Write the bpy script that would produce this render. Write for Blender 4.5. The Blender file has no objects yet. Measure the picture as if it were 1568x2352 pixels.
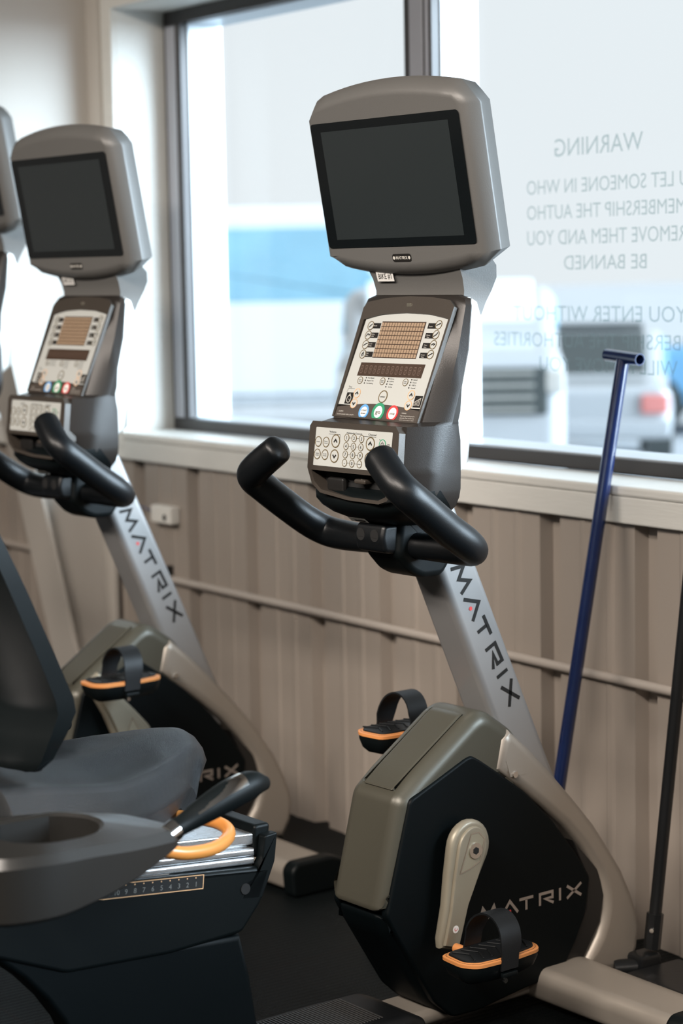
import bpy, bmesh, math, random
from math import radians, sin, cos, pi, atan2, sqrt, hypot
from mathutils import Vector, Matrix
random.seed(7)
C = bpy.context.scene.collection
S = bpy.context.scene

# ---------------------------------------------------------------- camera
F_PX = 4830.0
PHI, PITCH, ROLL, CAM_H = radians(34.5), radians(6.54), radians(1.05), 1.30
fw = Vector((-cos(PHI)*cos(PITCH), sin(PHI)*cos(PITCH), -sin(PITCH)))
rt = fw.cross(Vector((0, 0, 1))).normalized(); up = rt.cross(fw)
R_ = cos(ROLL)*rt - sin(ROLL)*up; U_ = cos(ROLL)*up + sin(ROLL)*rt
cam = bpy.data.objects.new('camera', bpy.data.cameras.new('camera')); C.objects.link(cam)
M = Matrix.Identity(4)
for i in range(3):
    M[i][0] = R_[i]; M[i][1] = U_[i]; M[i][2] = -fw[i]
M[0][3], M[1][3], M[2][3] = 0, 0, CAM_H
cam.matrix_world = M
cam.data.sensor_fit = 'VERTICAL'; cam.data.sensor_height = 36.0
cam.data.lens = F_PX/2352*36.0
cam.data.clip_start = 0.05; cam.data.clip_end = 500
cam.data.dof.use_dof = True; cam.data.dof.focus_distance = 3.4; cam.data.dof.aperture_fstop = 3.3
S.camera = cam

# ---------------------------------------------------------------- world, lights, exposure
S.view_settings.view_transform = 'Standard'; S.view_settings.look = 'None'
S.view_settings.gamma = 1.0; S.view_settings.exposure = 0.0; S.view_settings.use_curve_mapping = False
w = bpy.data.worlds.new('sky'); S.world = w; w.use_nodes = True
bg = w.node_tree.nodes['Background']; bg.inputs[0].default_value = (0.80, 0.86, 0.895, 1); bg.inputs[1].default_value = 1.05

def light(name, kind, loc, aim, power, color, sx=1, sy=1):
    d = bpy.data.lights.new(name, kind); d.energy = power; d.color = color
    o = bpy.data.objects.new(name, d); C.objects.link(o); o.location = loc
    o.rotation_euler = (Vector(aim)-Vector(loc)).to_track_quat('-Z', 'Y').to_euler()
    if kind == 'AREA': d.shape = 'RECTANGLE'; d.size = sx; d.size_y = sy
    return o
sun = light('overcast_sun', 'SUN', (4.4, 9.6, 3.5), (-3.6, 2.6, 1.0), 17.0, (0.70, 0.86, 1.0)); sun.data.angle = radians(50)
light('ceiling_light_near', 'AREA', (-1.2, -0.6, 3.0), (-1.2, -0.6, 0), 290, (1.0, 0.90, 0.81), 2.4, 0.5)
light('ceiling_light_mid', 'AREA', (-3.6, -1.4, 3.0), (-3.6, -1.4, 0), 230, (1.0, 0.90, 0.81), 2.4, 0.5)
light('ceiling_light_side', 'AREA', (1.2, 0.9, 3.0), (1.2, 0.9, 0), 60, (1.0, 0.90, 0.81), 0.5, 2.4)

# ---------------------------------------------------------------- materials
def srgb(*c): return tuple(((v/255)/12.92 if v/255 <= .04045 else ((v/255+.055)/1.055)**2.4) for v in c)
def mat(name, col, rough=.5, metal=0., spec=.5, bump=0., bscale=80., noise=0., nscale=6., coat=0., stretch=None, sheen=0.):
    m = bpy.data.materials.new(name); m.use_nodes = True; nt = m.node_tree; N = nt.nodes; L = nt.links
    b = N['Principled BSDF']
    b.inputs['Base Color'].default_value = (*col, 1); b.inputs['Roughness'].default_value = rough
    b.inputs['Metallic'].default_value = metal; b.inputs['Specular IOR Level'].default_value = spec
    b.inputs['Coat Weight'].default_value = coat; b.inputs['Sheen Weight'].default_value = sheen
    tc = N.new('ShaderNodeTexCoord'); mp = N.new('ShaderNodeMapping'); L.new(tc.outputs['Object'], mp.inputs[0])
    if stretch: mp.inputs['Scale'].default_value = stretch
    nz = N.new('ShaderNodeTexNoise'); nz.inputs['Scale'].default_value = nscale; nz.inputs['Detail'].default_value = 4
    L.new(mp.outputs[0], nz.inputs['Vector'])
    rm = N.new('ShaderNodeMapRange'); rm.inputs[3].default_value = max(0.02, rough-.06); rm.inputs[4].default_value = min(1, rough+.06)
    L.new(nz.outputs[0], rm.inputs[0]); L.new(rm.outputs[0], b.inputs['Roughness'])
    if noise > 0:
        mx = N.new('ShaderNodeMix'); mx.data_type = 'RGBA'
        mx.inputs[6].default_value = (*[c*(1-noise) for c in col], 1); mx.inputs[7].default_value = (*[min(1, c*(1+noise)) for c in col], 1)
        L.new(nz.outputs[0], mx.inputs[0]); L.new(mx.outputs[2], b.inputs['Base Color'])
    if bump > 0:
        n2 = N.new('ShaderNodeTexNoise'); n2.inputs['Scale'].default_value = bscale; L.new(mp.outputs[0], n2.inputs['Vector'])
        bp = N.new('ShaderNodeBump'); bp.inputs['Strength'].default_value = bump; bp.inputs['Distance'].default_value = .002
        L.new(n2.outputs[0], bp.inputs['Height']); L.new(bp.outputs[0], b.inputs['Normal'])
    return m
def emis(name, col, s):
    m = bpy.data.materials.new(name); m.use_nodes = True; b = m.node_tree.nodes['Principled BSDF']
    b.inputs['Base Color'].default_value = (*col, 1); b.inputs['Emission Color'].default_value = (*col, 1); b.inputs['Emission Strength'].default_value = s
    return m
MT = dict(
    silver=mat('silver_paint', (.30, .29, .27), .38, .55, noise=.03),
    champagne=mat('champagne_paint', (.32, .285, .245), .42, .35, noise=.04, nscale=3),
    post=mat('pale_silver_paint', (.30, .297, .295), .36, .45, noise=.03, nscale=4),
    olive=mat('olive_grey_plastic', (.070, .066, .050), .38, .25, noise=.04, bump=.05, bscale=400),
    tv=mat('monitor_grey_plastic', (.135, .133, .127), .42, .1, bump=.08, bscale=500),
    black=mat('black_plastic', (.0028, .0045, .005), .45, 0, spec=.16, bump=.05, bscale=500),
    panelblack=mat('shroud_black', (.0012, .0028, .0035), .5, 0, spec=.12, bump=.05, bscale=500),
    rubber=mat('black_rubber', (.005, .006, .007), .5, 0, spec=.3, bump=.1, bscale=600),
    grip=mat('handlebar_foam', (.003, .004, .005), .38, 0, spec=.35, bump=.08, bscale=700),
    charcoal=mat('charcoal_plastic', (.013, .0125, .012), .36, 0, spec=.42, bump=.08, bscale=500),
    pod=mat('cup_holder_grey', (.012, .0115, .0105), .34, 0, spec=.5, bump=.1, bscale=500),
    console=mat('console_brown_grey', (.022, .019, .017), .36, .1, spec=.4, bump=.08, bscale=600),
    bezel=mat('console_bezel_bronze', (.055, .046, .038), .38, .15, bump=.08, bscale=600),
    shell=mat('console_silver_shell', (.56, .55, .52), .38, .3),
    face=mat('overlay_pale_grey', (.47, .485, .465), .45, 0),
    facedark=mat('overlay_dark_brown', (.060, .048, .040), .45, 0),
    ink=mat('print_dark', (.012, .011, .010), .6, spec=.2),
    paleink=mat('print_pale', (.62, .60, .55), .5),
    ring=mat('button_ring_bronze', (.16, .115, .05), .4, .3),
    ringorange=mat('button_ring_orange', (.70, .42, .22), .45),
    led=mat('led_tan', (.33, .235, .155), .5),
    ledback=mat('led_brown', (.050, .030, .020), .35),
    seg=mat('segment_brown', (.14, .095, .075), .45),
    blue=mat('button_blue', (.12, .36, .70), .4), green=mat('button_green', (.03, .27, .14), .4),
    red=mat('button_red', (.62, .05, .05), .4), white=mat('white_print', (.78, .77, .74), .5),
    screen=mat('screen_glass', (.024, .030, .032), .14, 0, spec=.6),
    bezelblack=mat('screen_border', (.006, .008, .009), .10, 0, spec=.6),
    orange=mat('orange_plastic', (.60, .24, .075), .45, 0), hose=mat('orange_lever', (.62, .24, .055), .33, 0, coat=.2),
    alu=mat('brushed_aluminium', (.62, .63, .64), .28, .85, noise=.05, nscale=30, stretch=(8, 1, 8)),
    chrome=mat('chrome', (.70, .69, .67), .15, 1.0),
    crank=mat('crank_cast_beige', (.28, .25, .19), .40, .25, noise=.12, nscale=25),
    seat=mat('seat_vinyl', (.005, .007, .009), .34, 0, spec=.55, bump=.8, bscale=1100),
    navy=mat('back_mesh_navy', (.004, .009, .018), .95, 0, spec=.0),
    bluepole=mat('blue_enamel', (.003, .014, .07), .22, 0, spec=.6, coat=.6, noise=.1, nscale=40),
    steelblack=mat('black_steel', (.010, .011, .012), .32, .2, bump=.1, bscale=200),
    trim=mat('white_wood_trim', (.62, .61, .57), .48, 0, bump=.25, bscale=25, noise=.05, nscale=10, stretch=(1, 8, 8)),
    frame=mat('window_frame_dark', (.055, .052, .052), .42, .3),
    framelight=mat('window_frame_grey', (.42, .43, .47), .35, .4),
    column=mat('column_cream', (.48, .445, .40), .42, .0, noise=.04, nscale=2),
    box=mat('white_box_plastic', (.72, .70, .65), .5), dark=mat('dark_hole', (.004, .004, .004), .8),
    brass=mat('metal_jack', (.42, .40, .33), .3, .8),
)

# ---------------------------------------------------------------- mesh helpers
def finish(name, verts, faces, m, parent=None, smooth=35, mats=None, fm=None):
    me = bpy.data.meshes.new(name); me.from_pydata([tuple(v) for v in verts], [], faces)
    for mm in (mats or [m]): me.materials.append(mm)
    if fm: me.polygons.foreach_set('material_index', fm)
    bm = bmesh.new(); bm.from_mesh(me); bmesh.ops.remove_doubles(bm, verts=bm.verts, dist=1e-6)
    bmesh.ops.recalc_face_normals(bm, faces=bm.faces); bm.to_mesh(me); bm.free()
    if smooth: me.shade_smooth(); me.set_sharp_from_angle(angle=radians(smooth))
    o = bpy.data.objects.new(name, me); C.objects.link(o)
    if smooth:
        wn = o.modifiers.new('weighted', 'WEIGHTED_NORMAL'); wn.keep_sharp = True
    if parent: o.parent = parent
    return o
class MB:
    def __init__(s): s.v = []; s.f = []; s.m = []
    def add(s, v, f, k=0):
        n = len(s.v); s.v += [tuple(p) for p in v]; s.f += [tuple(i+n for i in q) for q in f]; s.m += [k]*len(f); return s
    def build(s, name, m, parent=None, smooth=35, mats=None, normals=True):
        if normals: return finish(name, s.v, s.f, m, parent, smooth, mats, s.m if mats else None)
        me = bpy.data.meshes.new(name); me.from_pydata(s.v, [], s.f)
        for mm in (mats or [m]): me.materials.append(mm)
        if mats: me.polygons.foreach_set('material_index', s.m)
        o = bpy.data.objects.new(name, me); C.objects.link(o)
        if parent: o.parent = parent
        return o
def bm_geo(bm):
    bm.verts.index_update(); v = [tuple(x.co) for x in bm.verts]; f = [tuple(x.index for x in q.verts) for q in bm.faces]; bm.free(); return v, f
def rbox(c, d, r=0.004, seg=2, rot=None):
    bm = bmesh.new(); bmesh.ops.create_cube(bm, size=1.0)
    for v in bm.verts: v.co = Vector((v.co.x*d[0], v.co.y*d[1], v.co.z*d[2]))
    if r > 0: bmesh.ops.bevel(bm, geom=list(bm.edges), offset=min(r, min(d)*.45), segments=seg, affect='EDGES', profile=.5)
    for v in bm.verts:
        if rot: v.co = rot @ v.co
        v.co += Vector(c)
    return bm_geo(bm)
def rings(rs, close=True, caps=True):
    n = len(rs[0]); v = [p for r in rs for p in r]; f = []
    for i in range(len(rs)-1):
        for j in range(n if close else n-1):
            k = (j+1) % n; f.append((i*n+j, i*n+k, (i+1)*n+k, (i+1)*n+j))
    if caps: f.append(tuple(range(n-1, -1, -1))); f.append(tuple((len(rs)-1)*n+j for j in range(n)))
    return v, f
def catmull(P, n=8):
    P = [Vector(p) for p in P]; Q = [P[0]*2-P[1]]+P+[P[-1]*2-P[-2]]; out = []
    for i in range(1, len(Q)-2):
        for k in range(n):
            t = k/n; a, b, c, d = Q[i-1:i+3]
            out.append(.5*((2*b)+(c-a)*t+(2*a-5*b+4*c-d)*t*t+(3*b-a-3*c+d)*t**3))
    out.append(P[-1]); return out
def tube(P, r, n=20, smooth=8, cap=True):
    if smooth:
        m = len(P); Q = catmull(P, smooth)
        if isinstance(r, (list, tuple)):
            rr = [v[0] for v in catmull([(a, 0, 0) for a in r], smooth)]
        else: rr = [r]*len(Q)
    else: Q = [Vector(p) for p in P]; rr = list(r) if isinstance(r, (list, tuple)) else [r]*len(Q)
    if cap:   # rounded ends
        t0 = (Q[0]-Q[1]).normalized(); t1 = (Q[-1]-Q[-2]).normalized(); pre = []; post = []; pr = []; po = []
        for a in (80, 60, 40, 20):
            pre.append(Q[0]+t0*rr[0]*.5*sin(radians(a))); pr.append(rr[0]*cos(radians(a)))
        for a in (20, 40, 60, 80):
            post.append(Q[-1]+t1*rr[-1]*.5*sin(radians(a))); po.append(rr[-1]*cos(radians(a)))
        Q = pre+Q+post; rr = pr+rr+po
    rs = []; nrm = None
    for i, p in enumerate(Q):
        t = (Q[min(i+1, len(Q)-1)]-Q[max(i-1, 0)]).normalized()
        if nrm is None: nrm = t.orthogonal().normalized()
        nrm = (nrm-t*nrm.dot(t)).normalized(); b = t.cross(nrm)
        rs.append([p+nrm*rr[i]*cos(2*pi*k/n)+b*rr[i]*sin(2*pi*k/n) for k in range(n)])
    return rings(rs)
def cyl(a, b, r, n=24, r2=None): 
    return tube([a, b], [r, r if r2 is None else r2], n, 0, False)
def resample(P, step=.01, corner=0.0):
    out = []; n = len(P)
    for i in range(n):
        a, b = Vector(P[i]), Vector(P[(i+1) % n]); k = max(1, int((b-a).length/step))
        out += [a+(b-a)*j/k for j in range(k)]
    return out
def roundpoly(P, r, seg=4):
    out = []; n = len(P)
    for i in range(n):
        a, b, c = Vector(P[i-1]), Vector(P[i]), Vector(P[(i+1) % n])
        rr = r[i] if isinstance(r, (list, tuple)) else r
        u = a-b; v = c-b; k = min(rr, u.length*.45, v.length*.45)
        if k < 1e-5: out.append(b); continue
        p, q = b+u.normalized()*k, b+v.normalized()*k
        for j in range(seg+1):
            t = j/seg; out.append((1-t)**2*p+2*t*(1-t)*b+t*t*q)
    return out
def area2(P): return sum(P[i-1].x*P[i].y-P[i].x*P[i-1].y for i in range(len(P)))
def inset(P, o):
    n = len(P); s = 1 if area2(P) > 0 else -1; out = []
    for i in range(n):
        e1 = (P[i]-P[i-1]); e2 = (P[(i+1) % n]-P[i])
        if e1.length < 1e-9: e1 = e2
        if e2.length < 1e-9: e2 = e1
        n1 = Vector((-e1.y, e1.x)).normalized()*s; n2 = Vector((-e2.y, e2.x)).normalized()*s
        m = (n1+n2); m = m.normalized() if m.length > 1e-6 else n1
        out.append(P[i]+m*o/max(.5, m.dot(n1)))
    return out
def slab(P, x0, x1, r, seg=5, map3=lambda x, y, z: (x, y, z), pr=0.0):
    """profile P in (y,z), from x0 to x1 across, edges rounded by r"""
    P = [Vector((p[0], p[1])) for p in P]
    if pr: P = roundpoly(P, pr)
    xs = []
    r = min(r, (x1-x0)*.49)
    if r > 0:
        for k in range(seg+1):
            a = pi/2*k/seg; xs.append((x0+r-r*cos(a), r-r*sin(a)))
        for k in range(seg+1):
            a = pi/2*(1-k/seg); xs.append((x1-r+r*cos(a), r-r*sin(a)))
    else: xs = [(x0, 0), (x1, 0)]
    rs = []
    for x, o in xs:
        Q = inset(P, o) if o > 1e-7 else P
        rs.append([map3(x, q.x, q.y) for q in Q])
    return rings(rs)
def thing(name, label, cat, loc=(0, 0, 0), rz=0, group=None):
    o = bpy.data.objects.new(name, None); C.objects.link(o); o.location = loc; o.rotation_euler = (0, 0, rz)
    o.empty_display_size = .1
    o['label'] = label; o['category'] = cat
    if group: o['group'] = group
    return o
def tag(o, label, cat, group=None):
    o['label'] = label; o['category'] = cat
    if group: o['group'] = group
    return o
def struct(o): o['kind'] = 'structure'; return o
def copy_tree(o, parent=None):
    c = o.copy(); C.objects.link(c)
    if parent: c.parent = parent
    for ch in list(o.children): copy_tree(ch, c)
    return c

# ---------------------------------------------------------------- flat artwork on a plane
_tc = {}
def text2d(s, bold=False):
    if s in _tc: return _tc[s]
    cu = bpy.data.curves.new('t', 'FONT'); cu.body = s; cu.size = 1.0; cu.resolution_u = 3
    ob = bpy.data.objects.new('t', cu); C.objects.link(ob)
    bpy.context.view_layer.update()
    me = bpy.data.meshes.new_from_object(ob.evaluated_get(bpy.context.evaluated_depsgraph_get()))
    v = [(p.co.x, p.co.y) for p in me.vertices]; f = [tuple(q.vertices) for q in me.polygons]
    bpy.data.objects.remove(ob); bpy.data.curves.remove(cu); bpy.data.meshes.remove(me)
    if not v: v = [(0, 0)]; f = []
    x0 = min(p[0] for p in v); x1 = max(p[0] for p in v)
    v = [(p[0]-x0, p[1]) for p in v]; _tc[s] = (v, f, x1-x0); return _tc[s]
class Plane:
    def __init__(s, o, r, u):
        s.o = Vector(o); s.r = Vector(r).normalized(); s.u = Vector(u).normalized(); s.n = s.r.cross(s.u); s.b = {}
    def P(s, x, y, h=0): return s.o+s.r*x+s.u*y+s.n*h
    def add(s, key, pts, faces, h): 
        s.b.setdefault(key, MB()).add([s.P(x, y, h) for x, y in pts], faces)
    def poly(s, key, pts, h): s.add(key, pts, [tuple(range(len(pts)))], h)
    def rect(s, key, cx, cy, w, hh, h, skew=0): s.poly(key, [(cx-w/2, cy-hh/2), (cx+w/2, cy-hh/2), (cx+w/2, cy+hh/2), (cx-w/2, cy+hh/2)], h)
    def disc(s, key, cx, cy, r, h, ry=None, n=28): s.poly(key, [(cx+r*cos(2*pi*k/n), cy+(ry or r)*sin(2*pi*k/n)) for k in range(n)], h)
    def text(s, key, st, cx, cy, hh, h, width=None, align='c'):
        v, f, w = text2d(st); k = hh/.70; kx = (width/w if width else k)
        x0 = cx-w*kx/2 if align == 'c' else (cx if align == 'l' else cx-w*kx)
        s.add(key, [(x0+x*kx, cy-hh/2+y*k) for x, y in v], f, h)
    def stroke(s, key, pts, t, h, closed=False):
        P = [Vector(p) for p in pts]; n = len(P); A = []; B = []
        for i in range(n):
            a = P[i]-P[i-1] if (i > 0 or closed) else P[1]-P[0]
            b = (P[(i+1) % n]-P[i]) if (i < n-1 or closed) else P[n-1]-P[n-2]
            n1 = Vector((-a.y, a.x)).normalized(); n2 = Vector((-b.y, b.x)).normalized(); m = n1+n2
            m = m.normalized() if m.length > 1e-6 else n1; l = t/2/max(.45, m.dot(n1))
            A.append(P[i]+m*l); B.append(P[i]-m*l)
        v = [tuple(p) for p in A]+[tuple(p) for p in B]
        f = [(i, (i+1) % n, n+(i+1) % n, n+i) for i in range(n if closed else n-1)]
        s.add(key, v, f, h)
    def chev(s, key, cx, cy, w, d, h):   # d=+1 up
        s.stroke(key, [(cx-w/2, cy-d*w*.25), (cx, cy+d*w*.3), (cx+w/2, cy-d*w*.25)], w*.3, h)
    def build(s, name, key, m, parent): return s.b.pop(key).build(name, m, parent, smooth=0, normals=False)

LOGO = [([(0, 0), (.30, 1), (.75, .25), (1.20, 1), (1.50, 0)], 0.00, .175/1.5),
        ([(0, 0), (.55, 1), (1.1, 0)], .215, .155/1.1),
        ([(0, .91), (1.0, .91)], .385, .135), ([(.5, .85), (.5, 0)], .385, .135),
        ([(.08, 0), (.08, .91), (1.0, .91), (1.0, .45), (.45, .45), (1.08, 0)], .575, .135),
        ([(0, 0), (0, 1)], .785, .1),
        ([(0, 0), (1, 1)], .855, .145), ([(0, 1), (1, 0)], .855, .145)]
def matrix_logo(pl, key, dot, x0, y0, W, H, h, t):
    for pts, off, k in LOGO: pl.stroke(key, [(x0+W*(off+px*k), y0+H*py) for px, py in pts], t, h)
    if dot: pl.disc(dot, x0+W*(.215+.55*.155/1.1), y0+H*.22, t*.55, h+.0001)

# ---------------------------------------------------------------- room shell
YW = 2.70                                   # inside face of the window wall
XL, XR, YB, ZC = -9.0, 3.5, -5.0, 3.1
def plainbox(mb, x0, x1, y0, y1, z0, z1): mb.add(*rbox(((x0+x1)/2, (y0+y1)/2, (z0+z1)/2), (x1-x0, y1-y0, z1-z0), 0))

def floor_material():
    m = mat('rubber_floor_tiles', (.002, .0035, .004), .55, 0, spec=.16)
    nt = m.node_tree; N = nt.nodes; L = nt.links; b = N['Principled BSDF']
    g = N.new('ShaderNodeNewGeometry'); sp = N.new('ShaderNodeSeparateXYZ'); L.new(g.outputs['Position'], sp.inputs[0])
    def seam(out, off):
        a = N.new('ShaderNodeMath'); a.operation = 'ADD'; a.inputs[1].default_value = off; L.new(out, a.inputs[0])
        w_ = N.new('ShaderNodeMath'); w_.operation = 'PINGPONG'; w_.inputs[1].default_value = .61; L.new(a.outputs[0], w_.inputs[0])
        c = N.new('ShaderNodeMath'); c.operation = 'LESS_THAN'; c.inputs[1].default_value = .003; L.new(w_.outputs[0], c.inputs[0]); return c.outputs[0]
    mx = N.new('ShaderNodeMath'); mx.operation = 'MAXIMUM'; L.new(seam(sp.outputs[0], 3.245), mx.inputs[0]); L.new(seam(sp.outputs[1], -1.545), mx.inputs[1])
    vo = N.new('ShaderNodeTexVoronoi'); vo.inputs['Scale'].default_value = 22; L.new(g.outputs['Position'], vo.inputs['Vector'])
    lt = N.new('ShaderNodeMath'); lt.operation = 'LESS_THAN'; lt.inputs[1].default_value = .045; L.new(vo.outputs[0], lt.inputs[0])
    c1 = N.new('ShaderNodeMix'); c1.data_type = 'RGBA'; c1.inputs[6].default_value = (.002, .0035, .004, 1); c1.inputs[7].default_value = (.03, .035, .035, 1); L.new(lt.outputs[0], c1.inputs[0])
    c2 = N.new('ShaderNodeMix'); c2.data_type = 'RGBA'; c2.inputs[7].default_value = (.003, .003, .003, 1); L.new(mx.outputs[0], c2.inputs[0]); L.new(c1.outputs[2], c2.inputs[6])
    L.new(c2.outputs[2], b.inputs['Base Color'])
    wv = N.new('ShaderNodeTexWave'); wv.inputs['Scale'].default_value = 22; wv.inputs['Distortion'].default_value = 1.5; wv.bands_direction = 'X'; L.new(g.outputs['Position'], wv.inputs['Vector'])
    nz = N.new('ShaderNodeTexNoise'); nz.inputs['Scale'].default_value = 260; L.new(g.outputs['Position'], nz.inputs['Vector'])
    ad = N.new('ShaderNodeMath'); ad.operation = 'MULTIPLY_ADD'; ad.inputs[1].default_value = 3.0; L.new(nz.outputs[0], ad.inputs[0]); L.new(wv.outputs[1], ad.inputs[2])
    bp = N.new('ShaderNodeBump'); bp.inputs['Strength'].default_value = .4; bp.inputs['Distance'].default_value = .002
    L.new(ad.outputs[0], bp.inputs['Height']); L.new(bp.outputs[0], b.inputs['Normal'])
    return m
mb = MB(); plainbox(mb, XL, XR, YB, YW+.2, -.1, 0); struct(mb.build('floor', floor_material(), smooth=0))
mwall = mat('painted_wall_taupe', (.14, .12, .105), .7, noise=.05, nscale=3)
mceil = mat('ceiling_paint', (.55, .50, .45), .8)
mb = MB(); plainbox(mb, XL, XR, YB, YW+.2, ZC, ZC+.1); struct(mb.build('ceiling', mceil, smooth=0))
mb = MB(); plainbox(mb, XL-.1, XL, YB, YW+.2, -.1, ZC); struct(mb.build('wall_left', mwall, smooth=0))
mb = MB(); plainbox(mb, XR, XR+.1, YB, YW+.2, -.1, ZC); struct(mb.build('wall_right', mwall, smooth=0))
mb = MB(); plainbox(mb, XL, XR, YB-.1, YB, -.1, ZC); struct(mb.build('wall_back', mwall, smooth=0))

# ribbed metal wall around the windows
W1 = (-4.915, 1.2); W2 = (-7.6, -5.25); ZS, ZT = .886, 1.985
prof = []; PIT = .279; ph0 = -3.753
x = -9.0
k0 = int((x-ph0)/PIT)-1
base = [(0, 0), (.045, .018), (.075, .018), (.120, .0), (.175, .004), (.185, .006), (.200, .006), (.210, .004), (.250, 0.0)]
# rib troughs read dark: valley goes back behind the flat
ribs = []
for k in range(k0, 50):
    xb = ph0+k*PIT
    for dx, dy in ((-.032, 0), (-.024, .028), (.018, .028), (.030, 0), (.090, -.001), (.097, -.004), (.108, -.004), (.115, -.001), (.165, -.001), (.172, -.004), (.184, -.004), (.191, -.001)):
        ribs.append((xb+dx, YW+dy))
ribs = [p for p in ribs if XL <= p[0] <= XR]
mcor = mat('corrugated_panel_taupe', (.33, .285, .245), .42, .05, noise=.04, nscale=4)
mb = MB()
def ribstrip(pts, z0, z1):
    v = [(p[0], p[1], z0) for p in pts]+[(p[0], p[1], z1) for p in pts]; n = len(pts)
    mb.add(v, [(i, i+1, n+i+1, n+i) for i in range(n-1)])
def cut(a, b):
    q = [p for p in ribs if a < p[0] < b]; return [(a, YW)]+q+[(b, YW)]
ribstrip(cut(XL, XR), 0, ZS-.03)
ribstrip(cut(XL, XR), ZT+.03, ZC)
for a, b in ((XL, W2[0]), (W2[1], W1[0]), (W1[1], XR)): ribstrip(cut(a, b), ZS-.03, ZT+.03)
struct(mb.build('wall_window_side', mcor, smooth=0))
mb = MB()     # wall core behind the sheet
YO = YW+.25
plainbox(mb, XL, XR, YW+.03, YO, -.1, ZS-.02); plainbox(mb, XL, XR, YW+.03, YO, ZT+.02, ZC)
for a, b in ((XL, W2[0]-.02), (W2[1]+.02, W1[0]-.02), (W1[1]+.02, XR)): plainbox(mb, a, b, YW+.03, YO, ZS-.02, ZT+.02)
struct(mb.build('wall_core', mwall, smooth=0))

def glassmat():
    m = bpy.data.materials.new('window_glass'); m.use_nodes = True; nt = m.node_tree; N = nt.nodes; L = nt.links
    N.remove(N['Principled BSDF']); out = N['Material Output']
    t = N.new('ShaderNodeBsdfTransparent'); t.inputs[0].default_value = (.985, .99, .99, 1)
    g = N.new('ShaderNodeBsdfGlossy'); g.inputs['Roughness'].default_value = .02
    lw = N.new('ShaderNodeLayerWeight'); pw_ = N.new('ShaderNodeMath'); pw_.operation = 'POWER'; pw_.inputs[1].default_value = 4.0; L.new(lw.outputs['Facing'], pw_.inputs[0]); fr = N.new('ShaderNodeMath'); fr.operation = 'MULTIPLY_ADD'; fr.inputs[1].default_value = .20; fr.inputs[2].default_value = .01; L.new(pw_.outputs[0], fr.inputs[0])
    mx = N.new('ShaderNodeMixShader'); L.new(fr.outputs[0], mx.inputs[0]); L.new(t.outputs[0], mx.inputs[1]); L.new(g.outputs[0], mx.inputs[2]); L.new(mx.outputs[0], out.inputs[0])
    return m
MG = glassmat()
YF = 2.835                                   # face of the metal frame
def window(n, x0, x1, mullions):
    fr = MB()
    D = .13
    def member(a, b, c, d, r=.003, y0=YF, y1=YF+D): fr.add(*rbox(((a+b)/2, (y0+y1)/2, (c+d)/2), (b-a, y1-y0, d-c), r))
    member(x0, x1, ZS, ZS+.030); member(x0, x1, ZT-.036, ZT)
    member(x0, x0+.082, ZS+.03, ZT-.036); member(x1-.082, x1, ZS+.03, ZT-.036)
    for m_ in mullions: member(m_-.05, m_+.05, ZS+.03, ZT-.036)
    o = struct(fr.build('window_%d' % n, MT['frame'], smooth=0)); 
    li = MB()    # lighter face strips and gaskets
    def strip(a, b, c, d, t=.003): li.add(*rbox(((a+b)/2, YF-.001, (c+d)/2), (b-a, t, d-c), .001))
    strip(x0+.014, x0+.062, ZS+.032, ZT-.04)
    strip(x1-.062, x1-.014, ZS+.032, ZT-.04)
    for m_ in mullions:
        strip(m_-.026, m_+.022, ZS+.032, ZT-.04); strip(m_+.030, m_+.042, ZS+.032, ZT-.04)
    li.build('frame_strip', MT['framelight'], o, smooth=0)
    li = MB()    # pale liner on the inner returns of every opening
    edges = [x0+.082]+[e for m_ in mullions for e in (m_-.05, m_+.05)]+[x1-.082]
    for e0, e1 in zip(edges[0::2], edges[1::2]):
        for e, s in ((e0, 1), (e1, -1)):
            li.add(*rbox((e+s*.002, YF+D/2+.012, (ZS+ZT)/2), (.004, D-.026, ZT-ZS-.07), .001))
        li.add(*rbox(((e0+e1)/2, YF+D/2+.006, ZS+.031), (e1-e0, D-.014, .004), .001))
        li.add(*rbox(((e0+e1)/2, YF+D/2+.010, ZT-.037), (e1-e0, D-.022, .004), .001))
    li.build('frame_return', mat('frame_return_pale', (.52, .57, .61), .35, .2), o, smooth=0)
    for e0, e1 in zip(edges[0::2], edges[1::2]):
        g = MB(); g.add(*rbox(((e0+e1)/2, YF+.085, (ZS+ZT)/2), (e1-e0, .006, ZT-ZS-.066), 0)); g.build('pane', MG, o, smooth=0)
    return o
window(1, W1[0], W1[1], [-3.797, -2.2, -.7]); window(2, W2[0], W2[1], [-6.4])
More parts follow.
